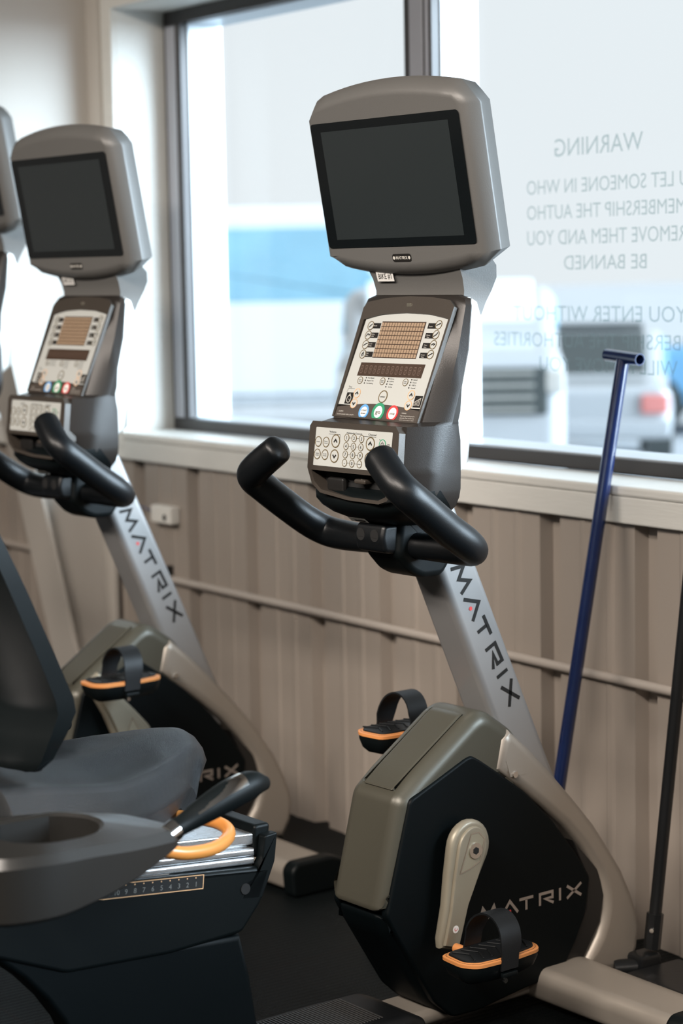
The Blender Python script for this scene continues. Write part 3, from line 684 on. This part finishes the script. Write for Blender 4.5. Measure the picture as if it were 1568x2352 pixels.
    lp.rect('k', .004, -.0015, .028, .004, .0023); lp.text('k', 'MODEL  SERIAL', 0, .0028, .0022, .0023, width=.034)
    sl = lp.build('serial_sticker', 'w', MT['paleink'], B); lp.build('sticker_print', 'k', MT['ink'], sl)
    # --- handlebar
    hb = [(0, -.050, .846), (.07, -.044, .846), (.150, -.043, .846), (.190, -.052, .851), (.204, -.078, .867), (.205, -.120, .895), (.207, -.170, .932), (.204, -.200, .956), (.182, -.205, .974), (.136, -.1965, 1.0055)]
    path = [(-p[0], p[1], p[2]) for p in hb[::-1]]+hb[1:]
    rad = [.0255, .0265, .0262, .0262, .0262, .0265, .0265, .0262, .0235, .0225, .0225]
    mb = MB(); mb.add(*tube(path, rad[:-1]+[.0225]+rad[:-1][::-1][0:len(path)-len(rad)], 24, 6)); mb.build('handlebar', MT['grip'], B, smooth=60)
    mb = MB(); mb.add(*slab([(-.080, .900), (-.088, .832), (-.060, .802), (-.035, .790), (.010, .790), (.030, .815), (.012, .850), (-.020, .905)], -.046, .046, .012, pr=.010)); br = mb.build('handlebar_bracket', MT['black'], B)
    mb = MB(); mb.add(*slab([(-.108, .885), (-.114, .862), (-.108, .838), (-.070, .832), (-.06, .885)], -.040, .036, .008, pr=.008)); cap_ = mb.build('clamp_cap', MT['grip'], br)
    for xx in (-.022, .014):
        mb = MB(); mb.add(*cyl((xx, -.113, .866), (xx, -.109, .866), .0105)); mb.build('bolt_hole', MT['dark'], cap_)
    # --- cranks and pedals (origins on their axles)
    AX = Vector((0, .006, .328))
    def crank():
        out = []
        for k in range(15): a = radians(-10+200*k/14); out.append((.044*cos(a), .010+.046*sin(a)))
        out += [(-.037, -.045), (-.028, -.095), (-.024, -.150), (-.018, -.165), (.016, -.165), (.020, -.150), (.025, -.085), (.035, -.035)]
        m_ = MB(); m_.add(*slab(out, -.012, .008, .008, seg=4))
        inn = [(p[0]*.70, p[1]*.80+.001) for p in out[:15]]+[(-.025, -.05), (-.018, -.10), (-.016, -.158), (.016, -.158), (.017, -.085), (.026, -.035)]
        m_.add(*slab(inn, .004, .014, .003, seg=2)); return m_
    def pedal(s):
        e = MB()
        def outl(k=0.): return [tuple(p) for p in roundpoly([(-.046+k, -.055), (-.040+k, -.082+k), (.020, -.088+k), (.046-k, -.070+k), (.050-k, -.02), (.050-k, .03), (.044-k, .078-k), (.020, .094-k), (-.040+k, .088-k), (-.046+k, .06)], .014)]
        def lay(P, z): return [(a, b, z) for a, b in P]
        e.add(*rings([lay(outl(.018), -.034), lay(outl(.006), -.024), lay(outl(0), -.008), lay(outl(0), .004), lay(outl(.003), .008)])); body = e.build('pedal', MT['black'], None)
        t_ = MB(); O = outl(-.0015); I = outl(.007); n_ = len(O)
        t_.add(lay(O, .001)+lay(O, .0065)+lay(I, .0090)+lay(I, .003), [(a*n_+i, a*n_+(i+1) % n_, (a+1)*n_+(i+1) % n_, (a+1)*n_+i) for a in range(3) for i in range(n_)]); t_.build('pedal_trim', MT['orange'], body)
        t_ = MB(); t_.add(*rings([lay(outl(.007), .006), lay(outl(.008), .0115), lay(outl(.012), .0125)]))
        for q in range(7):
            yy = -.06+q*.021; 
            t_.add(*rbox((-.012, yy, .0135), (.034, .003, .003), .001, 1, Matrix.Rotation(.5, 3, 'Z'))); t_.add(*rbox((.020, yy, .0135), (.034, .003, .003), .001, 1, Matrix.Rotation(-.5, 3, 'Z')))
        t_.build('pedal_pad', MT['rubber'], body)
        t_ = MB(); pts = []                         # strap arch
        for k in range(17):
            a = pi*k/16; pts.append((-.050*cos(a)*1.02, .012+.066*sin(a)**.8))
        pts = [(-.053, -.012)]+pts+[(.053, -.012)]; rs_ = []
        for i, (a, b) in enumerate(pts):
            lean = .012*b/.07; wd = .024 if 2 < i < 17 else .020
            pv = Vector(pts[max(i-1, 0)]); nx = Vector(pts[min(i+1, len(pts)-1)]); tt = (nx-pv).normalized(); nn = Vector((-tt.y, tt.x))*.0018
            rs_.append([(a+nn.x, lean-wd, b+nn.y), (a+nn.x, lean+wd, b+nn.y), (a-nn.x, lean+wd, b-nn.y), (a-nn.x, lean-wd, b-nn.y)])
        t_.add(*rings(rs_)); t_.build('pedal_strap', MT['rubber'], body, smooth=50)
        for sx in (-1, 1):
            t_ = MB(); t_.add(*rbox((.050*sx, 0, -.022), (.010, .036, .010), .003)); t_.build('strap_buckle', MT['black'], body)
        t_ = MB(); t_.add(*cyl((.053, -.014, -.030), (.057, -.014, -.030), .0045, 14)); t_.build('buckle_pin', MT['chrome'], body)
        t_ = MB(); t_.add(*cyl((-.095, 0, -.010), (-.04, 0, -.010), .009, 16)); t_.build('pedal_axle', MT['orange'], body)
        return body
    th = radians(-17)   # rotation of the right crank from straight down
    for s in (1, -1):
        c = crank().build('crank_arm', MT['crank'], B); c.location = (s*.100, AX.y, AX.z)
        c.rotation_euler = (th, 0, 0) if s > 0 else (th+pi, 0, pi*0)
        if s < 0: c.scale = (-1, 1, 1)
        rp = Plane((.0141, 0, 0), (0, 1, 0), (0, 0, 1))
        rp.poly('p', [(-.012, .032), (.004, .037), (.020, .028), (.020, -.010), (.0, -.026), (-.018, -.036)], .0003); rp.stroke('e', [(-.012, .032), (.004, .037), (.020, .028), (.020, -.010), (.0, -.026), (-.018, -.036)], .0016, .0008, closed=True); rp.build('recess_edge', 'e', MT['chrome'], c); rp.build('bolt_recess', 'p', mat('crank_recess', (.30, .27, .20), .45, .2), c)
        m_ = MB(); m_.add(*cyl((.0135, .004, .006), (.017, .004, .006), .0135)); m_.build('crank_bolt', MT['chrome'], c)
        m_ = MB(); m_.add(*cyl((.0160, .004, .006), (.0178, .004, .006), .0065, 6)); m_.build('bolt_socket', MT['dark'], c)
        rp.disc('w', -.002, -.128, .0065, .0006); w1 = rp.build('round_sticker', 'w', MT['white'], c)
        rp.stroke('r', [(-.0045, -.126), (-.0045, -.129), (-.002, -.131), (.0005, -.129), (.0005, -.126)], .0010, .0010); rp.build('sticker_mark', 'r', MT['red'], w1)
        p = pedal(s); p.parent = B
        a = th if s > 0 else th+pi
        d = Vector((0, 0.160*sin(a), -.160*cos(a)))
        p.location = (.208, AX.y+d.y, AX.z+d.z+.012) if s > 0 else (-.172, .090, .478)
        p.scale = (.90, .90, .90) if s > 0 else (-.90, .90, .90)
    # --- seat rail base
    bd = [(-.408, .388), (-.430, .335), (-.468, .293), (-.60, .288), (-.78, .298), (-.90, .348), (-1.0, .375), (-1.35, .40), (-1.35, .50), (-1.0, .452), (-.72, .420), (-.448, .392)]
    mb = MB(); mb.add(*slab(bd, -.118, .118, .008, pr=.010)); rb = mb.build('rail_housing', MT['black'], B)
    for s in (-1, 1):
        mb = MB(); mb.add(*slab([(-.398, .440), (-.404, .395), (-.43, .340), (-.470, .345), (-.462, .372), (-.440, .380), (-.428, .400), (-.422, .438)], .100 if s > 0 else -.118, .118 if s > 0 else -.100, .003, pr=.004)); mb.build('nose_cheek', MT['black'], rb)
    mb = MB(); mb.add(*slab([(-.398, .452), (-.404, .40), (-.432, .40), (-.430, .452)], -.100, .100, .006, pr=.008)); mb.build('rail_end_cap', MT['black'], rb)
    def railp(y0, y1, z0, z1): return [(y0, z0-.09*(y0+.42)), (y0, z1-.09*(y0+.42)), (y1, z1-.09*(y1+.42)), (y1, z0-.09*(y1+.42))]
    mb = MB(); mb.add(*slab(railp(-.428, -1.25, .420, .438), -.096, .096, .003)); mb.add(*slab(railp(-.428, -1.25, .394, .422), -.086, .086, .002))
    for z0 in (.391, .404): mb.add(*slab(railp(-.432, -1.25, z0, z0+.012), -.104, .104, .004))
    mb.build('seat_rail', MT['alu'], B)
    nm_ = Plane((.1184, 0, 0), (0, -1, 0), (0, 0, 1)); nm_ = Plane((.1184, 0, 0), (0, 1, 0), (0, -.1, 1))
    def qs(y, z): return (y, z)
    sp_ = Plane((.1186, -.74, .4135), (0, 1, -.105), (0, .105, 1))
    sp_.rect('b', .095, -.0035, .215, .020, .0003); sp_.rect('o', .095, .0070, .215, .0012, .0006); sp_.rect('o', .095, -.0140, .215, .0012, .0006); sp_.rect('o', .2020, -.0035, .0012, .020, .0006)
    for q in range(13):
        sp_.disc('o', .0020+q*.0155, .0035, .0011, .0006, n=10); sp_.text('t', str(13-q), .0030+q*.0155, -.0060, .0075, .0006)
    n1 = sp_.build('position_scale', 'b', MT['dark'], rb); sp_.build('scale_border', 'o', MT['ringorange'], n1); sp_.build('scale_numbers', 't', mat('scale_grey', (.16, .16, .15), .5), n1)
    mb = MB(); mb.add(*cyl((.1175, -.462, .362), (.1195, -.462, .362), .0085)); mb.build('housing_hole', MT['dark'], rb)
    leg = [(-.468, .290), (-.452, .225), (-.436, .120), (-.420, .001), (-.725, .001), (-.745, .10), (-.762, .170), (-.786, .226), (-.812, .264), (-.848, .304), (-.888, .338), (-.94, .362), (-.90, .375), (-.80, .32), (-.60, .30)]
    mb = MB(); mb.add(*slab(leg, .070, .114, .010)); mb.add(*slab([(-.468, .295), (-.452, .225), (-.436, .120), (-.420, .001), (-.60, .001), (-.62, .30)], -.114, .072, .010)); mb.build('seat_pedestal', MT['panelblack'], B)
    mb = MB(); mb.add(*slab([(-1.12, .0), (-1.10, .40), (-1.25, .41), (-1.28, .0)], -.11, .11, .01)); mb.build('rear_leg', MT['panelblack'], B)
    mb = MB(); mb.add(*slab([(-1.22, .008), (-1.22, .06), (-1.32, .06), (-1.32, .008)], -.3, .3, .01)); mb.build('rear_stabilizer', MT['champagne'], B)
    # seat carriage
    mb = MB(); mb.add(*slab([(-.62, .455), (-.60, .505), (-.90, .530), (-.95, .49), (-.92, .470)], -.09, .09, .006, pr=.01)); mb.build('seat_carriage', MT['black'], B)
    mb = MB()
    mb.add(*slab([(-.588, .412), (-.585, .380), (-.70, .392), (-.70, .43)], .093, .103, .003, pr=.010)); cr = mb.build('carriage_plate', MT['champagne'], B)
    mb = MB(); mb.add(*cyl((.103, -.602, .397), (.107, -.602, .397), .0085)); mb.build('plate_bolt', MT['chrome'], cr)
    # seat cushion: grid surface
    nx_, ny_ = 28, 28; rs_top = []; V = []; Fc = []
    def half(y):   # half width along length
        t = (y+.90)/.435
        return .205 if t < .35 else .205-.135*((t-.35)/.65)**1.7
    def ztop(x, y, hw):
        t = (y+.90)/.435; u = abs(x)/hw
        z = .583+.018*math.exp(-((t-.93)/.22)**2)*math.exp(-(x/.075)**2)
        z -= .012*sin(pi*min(1, max(0, (t-.15)/.6)))*math.exp(-((u-.5)/.35)**2)
        z += .018*max(0, 1-t*2.2)
        z -= .045*max(0, u-.72)**2/.078
        z -= .030*max(0, t-.90)**2/.01
        return z
    def seatpt(i, j, top=True):
        t = j/ny_; y = -.90+.435*t; hw = half(y); u = -1+2*i/nx_; x_ = hw*u
        yy = y-.055*(abs(u)**2.2)*max(0, (t-.3)/.7)
        return (x_, yy, ztop(x_, y, hw)) if top else (x_*.93, yy*.97-.02, .532+.004*t*0)
    for j in range(ny_+1):
        for i in range(nx_+1): V.append(seatpt(i, j))
    W_ = nx_+1
    for j in range(ny_):
        for i in range(nx_): Fc.append((j*W_+i, j*W_+i+1, (j+1)*W_+i+1, (j+1)*W_+i))
    bnd = [i for i in range(W_)]+[j*W_+nx_ for j in range(1, ny_+1)]+[ny_*W_+i for i in range(nx_-1, -1, -1)]+[j*W_ for j in range(ny_-1, 0, -1)]
    base0 = len(V); nb = len(bnd)
    for b_ in bnd: p = Vector(V[b_]); c_ = Vector((0, -.69, p.z)); q = c_+(p-c_)*1.025; V.append((q.x, q.y, min(.550, p.z-.008)))
    for b_ in bnd: p = Vector(V[b_]); c_ = Vector((0, -.69, p.z)); q = c_+(p-c_)*.93; V.append((q.x, q.y, min(.502, p.z-.04)))
    for k in range(nb):
        k2 = (k+1) % nb; Fc.append((bnd[k], bnd[k2], base0+k2, base0+k)); Fc.append((base0+k, base0+k2, base0+nb+k2, base0+nb+k))
    Fc.append(tuple(base0+nb+k for k in range(nb)))
    seat = finish('seat', V, Fc, MT['seat'], B, smooth=60)
    # backrest
    def bk(x, z): return -.782-.46*(z-.70)+.5*x*x-(.9*(.70-z) if z < .70 else 0)-.0
    mb = MB(); rs_ = []
    cols = 14
    def backring(z, hw, th_, dz=0):
        P = []
        for k in range(cols+1): x_ = -hw+2*hw*k/cols; P.append((x_, bk(x_, z)+.02*(abs(x_)/hw)**6*-1, z))
        for k in range(cols, -1, -1): x_ = -hw+2*hw*k/cols; P.append((x_, bk(x_, z)-th_*(1-.35*(abs(x_)/hw)**4), z))
        return P
    for z, hw, t_ in ((.606, .12, .02), (.612, .150, .045), (.630, .168, .060), (.665, .178, .070), (.695, .182, .075), (.715, .184, .075), (.78, .188, .072), (.88, .192, .070), (.98, .19, .065), (1.07, .17, .055), (1.09, .13, .04)): rs_.append(backring(z, hw, t_))
    mb.add(*rings(rs_)); bk_o = mb.build('backrest', MT['black'], B, smooth=50)
    mb = MB(); rr_ = []
    for z, hw in ((.720, .03), (.735, .060), (.77, .080), (.85, .092), (.95, .09), (.985, .05)):
        row = []
        for k in range(9):
            x_ = -hw+2*hw*k/8; row.append((x_, bk(x_, z)-{.720: .079, .735: .079, .77: .077, .85: .075, .95: .072, .985: .068}[z], z))
        rr_.append(row+[(p[0], p[1]+.01, p[2]) for p in row[::-1]])
    mb.add(*rings(rr_)); mb.build('back_insert', MT['navy'], bk_o, smooth=50)
    mb = MB(); mb.add(*slab([(-.84, .50), (-.87, .66), (-.93, .66), (-.92, .49)], -.03, .03, .006)); mb.build('back_bracket', MT['black'], B)
    # lever knob behind the cushion
    mb = MB(); mb.add(*tube([(-.14, -.66, .585), (-.17, -.625, .592), (-.185, -.59, .590)], [.010, .014, .011], 16, 6)); mb.build('recline_knob', MT['black'], B)
    # side grips with cup holders
    for s in (1, -1):
        pf = [(.235, -.85), (.285, -.785), (.345, -.745), (.385, -.752), (.420, -.86), (.448, -.985), (.43, -1.06), (.30, -1.08), (.215, -1.0)]
        P0 = [Vector(p) for p in pf]; P1 = roundpoly(P0, [.02, .02, .01, .02, .05, .05, .04, .03, .03], 5)
        cen = Vector((.325, -.925)); n_ = len(P1)
        def zz(p, lvl):
            t_ = min(1, max(0, (p.y+1.0)/.25))
            topz = .583-.020*max(0, t_-.3)-.012*t_*max(0, (p.x-.30)/.1); bot = .497+.040*t_**2
            return bot if lvl == 0 else topz-(.012 if lvl == 1 else 0)
        Pi = inset(P1, .012)
        cupn = n_
        ang = [atan2(p.y-cen.y, p.x-cen.x) for p in Pi]
        cup = [Vector((cen.x+.070*cos(a), cen.y+.072*sin(a))) for a in ang]
        cupo = [Vector((cen.x+.076*cos(a), cen.y+.078*sin(a))) for a in ang]
        lv = [[(p.x*s*1., p.y, zz(p, 0)) for p in inset(P1, .008)], [(p.x*s, p.y, zz(p, 0)+.006) for p in P1], [(p.x*s, p.y, zz(p, 1)) for p in P1], [(p.x*s, p.y, zz(p, 2)) for p in inset(P1, .010)], [(p.x*s, p.y, .5835) for p in cupo], [(p.x*s, p.y, .580) for p in cup], [(p.x*s*.985+.005*s, p.y, .500) for p in cup]]
        mb = MB(); mb.add(*rings(lv)); pod = mb.build('cup_holder', MT['pod'], B, smooth=24)
        g = [(.365, -.752, .556), (.362, -.728, .563), (.360, -.690, .576), (.356, -.650, .587), (.350, -.612, .593), (.345, -.585, .590)]
        mb = MB(); mb.add(*tube([(a*s, b, c_) for a, b, c_ in g], [.0125, .0145, .0190, .0215, .0195, .0110], 20, 6)); gr = mb.build('side_grip', MT['black'], B, smooth=60)
        mb = MB(); mb.add(*cyl((.367*s, -.764, .551), (.365*s, -.748, .557), .0150)); mb.build('grip_collar', MT['chrome'], gr)
        pts = catmull([(a*s, b, c_) for a, b, c_ in g], 6)[8:22]; rdd = [v_[0] for v_ in catmull([(q, 0, 0) for q in (.0125, .0145, .0190, .0215, .0195, .0110)], 6)][8:22]
        mb = MB(); rs_ = []
        for i, p in enumerate(pts):
            rd = rdd[i]+.0006
            rs_.append([(p.x+s*rd*cos(radians(a_)), p.y, p.z+rd*sin(radians(a_))) for a_ in (25, 45, 65, 85, 105, 125)])
        mb.add(*rings(rs_, close=False, caps=False)); mb.build('pulse_sensor', MT['chrome'], gr, smooth=60)
        mb = MB(); mb.add(*tube([(.245*s, -.955, .545), (.215*s, -.965, .563), (.17*s, -.985, .575), (.12*s, -1.0, .565), (.085*s, -1.0, .52)], .0135, 16, 6)); mb.build('grip_arm', MT['silver'], B, smooth=60)
        mb = MB()
    hz = [(.245, -.70, .495), (.245, -.655, .481), (.230, -.595, .474), (.20, -.548, .476), (.165, -.530, .482), (.125, -.545, .488), (.06, -.60, .492)]
    mb = MB(); mb.add(*tube(hz, .0100, 16, 6)); mb.build('adjustment_lever', MT['hose'], B, smooth=60)
    return B

bike1 = make_bike()
bike2 = copy_tree(bike1); bike2.location = (-3.974, 2.099, 0); bike2.rotation_euler = (0, 0, radians(3.64))
bike2['label'] = 'middle recumbent exercise bike, left of the BIKE #1 one, in front of the cream column'
bike3 = copy_tree(bike1); bike3.location = (-5.22, 2.00, 0)
# the second bike's cranks stand at another angle
def turn(b, a):
    arms = sorted([c for c in b.children if c.name.startswith('crank_arm')], key=lambda c: -c.location.x)
    ped = sorted([c for c in b.children if c.name.split('.')[0] == 'pedal'], key=lambda c: -c.location.x)
    for c, p, aa in ((arms[0], ped[0], a), (arms[1], ped[1], a+pi)):
        c.rotation_euler = (aa, 0, 0); p.location.y = .006+.160*sin(aa); p.location.z = .328-.160*cos(aa)+.012
turn(bike2, radians(-145)); 
def relabel(b, s):
    for c in b.children:
        if c.name.startswith('bike_label'):
            for t in list(c.children): bpy.data.objects.remove(t)
            lp = Plane((-.074, -.0075, 1.2905), (1, 0, 0), (0, -.30, 1)); lp.text('k', s, 0, 0, .0095, .0024, width=.034); lp.build('label_text', 'k', MT['ink'], c)
relabel(bike2, 'BIKE #2')
# far machine: a tall climber-type machine, only the right edge of its monitor and console is in view
def drop(o):
    for c in list(o.children): drop(c)
    bpy.data.objects.remove(o)
for c in list(bike3.children):
    nm = c.name.split('.')[0]
    if nm not in ('monitor', 'monitor_neck', 'console', 'console_shell'): drop(c); continue
    c.location.z += .105
mb = MB(); mb.add(*slab([(-.62, .05), (-.10, 1.11), (-.02, 1.11), (-.50, .05)], -.045, .045, .014, seg=5)); mb.build('mast', MT['post'], bike3)
mb = MB(); mb.add(*slab([(-1.5, .0), (-1.5, .18), (-.9, .24), (-.40, .20), (-.36, .0)], -.28, .28, .02, pr=.03)); mb.build('base', MT['black'], bike3)
bike3.name = 'exercise_machine'; bike3.location = (-4.735, 2.205, 0); bike3.rotation_euler = (0, 0, radians(3))
bike3['label'] = 'tall exercise machine at the left edge with only the side of its raised monitor showing'; bike3['category'] = 'exercise machine'
del bike3['group']

# ---------------------------------------------------------------- poles by the wall
def on(px, py, n, k):
    d = fw+R_*((px-784)/F_PX)-U_*((py-1176)/F_PX); n = Vector(n); c = Vector((0, 0, CAM_H)); return c+d*((k-n.dot(c))/n.dot(d))
bp_ = thing('t_handle_pole', 'tall blue steel pole with a T handle leaning on the window sill', 'pole', (-2.987, 2.478, 0))
a = Vector((-2.9870, 2.704, 1.110)); b = Vector((-2.9869, 2.4783, .016))
d0 = (a-b).normalized(); a2 = a+d0*.012
mb = MB(); mb.add(*cyl(b-bp_.location, a2-bp_.location, .0128, 24)); mb.build('shaft', MT['bluepole'], bp_)
tx_ = Vector((1, -.10, -.06)).normalized(); tc_ = a+d0*.018
mb = MB(); n_ = 24
def tring(k, r): 
    c_ = tc_-bp_.location+tx_*k; u1 = Vector((0, 0, 1)); u1 = (u1-tx_*u1.dot(tx_)).normalized(); u2 = tx_.cross(u1)
    return [c_+u1*r*cos(2*pi*i/n_)+u2*r*sin(2*pi*i/n_) for i in range(n_)]
mb.add(*rings([tring(-.040, .009), tring(-.052, .009), tring(-.052, .0118), tring(.052, .0118), tring(.052, .0092), tring(-.039, .0092)], caps=False)); mb.add(*rings([tring(-.0395, .0092), tring(-.0385, .0092)])); mb.build('t_handle', MT['bluepole'], bp_)
bl_ = thing('black_bar_pole', 'black steel bar standing in a floor swivel at the right edge', 'pole', (-2.748, 2.556, 0))
L0 = bl_.location
p0 = Vector((-2.7477, 2.5567, .070)); p1 = Vector((-2.7235, 2.650, .93)); dv = (p1-p0).normalized(); p1 = p0+dv*1.25
mb = MB(); mb.add(*cyl(p0-L0, p1-L0, .0115, 20)); mb.build('bar', MT['steelblack'], bl_)
ba = Vector((-2.752, 2.552, 0))
mb = MB(); mb.add(*cyl(p0-dv*.005-L0, p0+dv*.060-L0, .0155, 8)); mb.build('collar', MT['steelblack'], bl_)
mb = MB(); q = p0+dv*.032-L0; nn = Vector((.55, -.83, 0)); mb.add(*cyl(q+nn*.013, q+nn*.018, .0042, 14)); mb.build('set_screw', MT['chrome'], bl_)
mb = MB(); q = Vector((-2.752, 2.540, .035))-L0; mb.add(*rbox(q, (.046, .05, .05), .008)); mb.add(*cyl(q+Vector((-.0, -.02, .0)), q+Vector((-.018, -.058, .0)), .017)); mb.build('swivel', MT['steelblack'], bl_)
mb = MB(); q = Vector((-2.775, 2.478, .035))-L0; mb.add(*cyl(q+Vector((.004, .004, 0)), q+Vector((.001, -.002, 0)), .0065, 6)); mb.build('swivel_bolt', MT['chrome'], bl_)
mb = MB(); mb.add(*rbox(Vector((-2.42, 2.54, .022))-L0, (.62, .13, .040), .006)); mb.build('base_bar', MT['steelblack'], bl_)

# ---------------------------------------------------------------- outdoors
def lot(): 
    m = mat('wet_snowy_lot', (.42, .44, .46), .6, noise=.15, nscale=.3); return m
ZG = -.55
mb = MB(); plainbox(mb, -160, 60, YO+.02, 220, ZG-.2, ZG); tag(mb.build('parking_lot', lot(), smooth=0), 'bright snowy parking lot outside the windows', 'ground')
def make_car(name, label, cat, ground_pt, heading, L=4.6, Wd=1.85, H=1.45, hood=.95, body='white', kind='sedan'):
    """+Y of the car is its nose"""
    col = {'white': (.40, .42, .44), 'blue': (.16, .42, .70), 'pale': (.42, .62, .78)}[body]
    mc = mat(name+'_paint', tuple(c*1.5 for c in col) if kind == 'van' else col, .3, 0, coat=.5); mg = mat(name+'_windows', (.20, .38, .48), .12, 0, spec=.8, noise=.25, nscale=1.2)
    mk = mat(name+'_dark', (.05, .06, .06), .5)
    T = thing(name, label, cat, (ground_pt[0], ground_pt[1], ZG), heading)
    h = L/2
    if kind == 'sedan': prof = [(-h, .35), (-h, .80), (-h+.15, hood), (-h+.9, hood+.03), (-h+1.5, H-.02), (.1, H), (h-1.6, hood+.02), (h-.25, hood-.12), (h, .60), (h, .30)]; cab = [(-h+.95, hood+.04), (-h+1.5, H-.07), (.08, H-.06), (h-1.68, hood+.03)]
    elif kind == 'van': prof = [(-h, .35), (-h, H-.15), (-h+.15, H), (h-1.6, H), (h-.75, hood+.08), (h-.1, hood-.1), (h, .7), (h, .35)]; cab = [(-h+.25, hood+.10), (-h+.3, H-.22), (h-1.65, H-.22), (h-1.05, hood+.10)]
    else: prof = [(-h, .55), (-h, 1.05), (-.5, 1.05), (-.45, H-.05), (-.3, H), (.55, H), (1.05, hood+.05), (h-.15, hood-.03), (h, hood-.18), (h, .5)]; cab = [(-.38, hood+.06), (-.3, H-.08), (.5, H-.08), (.92, hood+.08)]
    m_ = MB(); m_.add(*slab(prof, -Wd/2, Wd/2, .14, seg=5, pr=.12)); m_.build('body', mc, T, smooth=50)
    m_ = MB(); m_.add(*slab(cab, -Wd/2-.004, Wd/2+.004, .03, pr=.05)); m_.build('side_windows', mg, T)
    m_ = MB()
    if kind == 'sedan': m_.add(*rbox((0, -h+1.17, (hood+H)/2), (Wd-.4, .05, .62), .02, 2, Matrix.Rotation(radians(-52), 3, 'X'))); m_.add(*rbox((0, (h-1.6+.1)/2+.03, (hood+H)/2+.04), (Wd-.4, .05, .8), .02, 2, Matrix.Rotation(radians(56), 3, 'X')))
    else: m_.add(*rbox((0, h-1.15 if kind == 'van' else .84, (hood+H)/2), (Wd-.35, .05, .60), .02, 2, Matrix.Rotation(radians(38), 3, 'X')))
    m_.build('windshield', mk if kind == 'sedan' else mat(name+'_glare_glass', (.70, .78, .82), .2, 0), T)  # sky glare is painted into the pale van and truck windshield colour
    for sx in (-1, 1):
        for sy in (-1, 1):
            m_ = MB(); r = .34 if kind != 'truck' else .42
            m_.add(*tube([(sx*(Wd/2-.2), sy*(h-.85), r), (sx*(Wd/2+.01), sy*(h-.85), r)], [r, r], 28, 0, False)); wh = m_.build('wheel', mk, T, smooth=50)
            m_ = MB(); m_.add(*cyl((sx*(Wd/2+.005), sy*(h-.85), r), (sx*(Wd/2+.025), sy*(h-.85), r), r*.6)); m_.build('rim', MT['silver'], wh)
    # grille with slats, lamps, bumper
    if kind == 'truck': gz0, gz1, gy = hood-.46, hood-.14, h+.005
    else: gz0, gz1, gy = .48, .66, h+.0
    m_ = MB(); m_.add(*rbox((0, gy, (gz0+gz1)/2), (Wd*.84, .06, gz1-gz0), .025)); gr = m_.build('grille', mk, T)
    m_ = MB()
    for q in range(4): m_.add(*rbox((0, gy+.034, gz0+(q+.5)*(gz1-gz0)/4), (Wd*.72, .02, (gz1-gz0)*.09), .006))
    m_.build('grille_slat', mat(name+'_slat', (.30, .30, .28), .4), gr)
    for sx in (-1, 1):
        m_ = MB(); m_.add(*rbox((sx*Wd*.44, h-.02, gz1-.10), (.16, .10, .16), .03)); m_.build('headlamp', MT['shell'], T)
        m_ = MB(); m_.add(*rbox((sx*(Wd/2-.16), -h-.01, hood-.16), (.24, .06, .17), .03)); m_.build('tail_lamp', mat(name+'_lamp', (.62, .22, .20), .3), T)
    for sy in (-1, 1):
        m_ = MB(); m_.add(*rbox((0, sy*(h-.02), .45), (Wd*.98, .16, .18), .05)); m_.build('bumper', mc, T)
    for sx in (-1, 1):
        m_ = MB(); m_.add(*rbox((sx*(Wd/2+.01), .15 if kind != 'van' else -.2, hood-.10), (.03, .22, .035), .008)); m_.build('door_handle', mk, T)
    return T
def gp(px, depth):
    d = fw+R_*((px-784)/F_PX)-U_*((700-1176)/F_PX); p = d*depth; return (p.x, p.y)
def away(px): 
    x, y = gp(px, 1.0); return atan2(-x, y)
make_car('parked_van', 'white van parked side on, its blue-tinted windows seen through the left pane', 'van', gp(495, 24.5), away(495)-pi/2, L=6.1, Wd=2.0, H=2.58, hood=1.40, kind='van')
make_car('pickup_truck', 'white pickup truck whose slatted dark grille shows right of the bike console', 'truck', gp(1032, 14.0+1.95), away(1032)+pi, L=3.9, Wd=1.55, H=1.72, hood=1.33, kind='truck')
make_car('parked_sedan', 'white sedan with a red tail lamp behind the blue pole', 'car', gp(1317, 18.1+1.85), away(1317), L=3.7, Wd=1.70, H=1.26, hood=.82)
make_car('blue_sedan', 'blue sedan at the right edge of the window view', 'car', gp(1810, 23.4), away(1810)+pi/2, L=4.6, Wd=1.8, H=1.45, hood=1.0, body='blue')
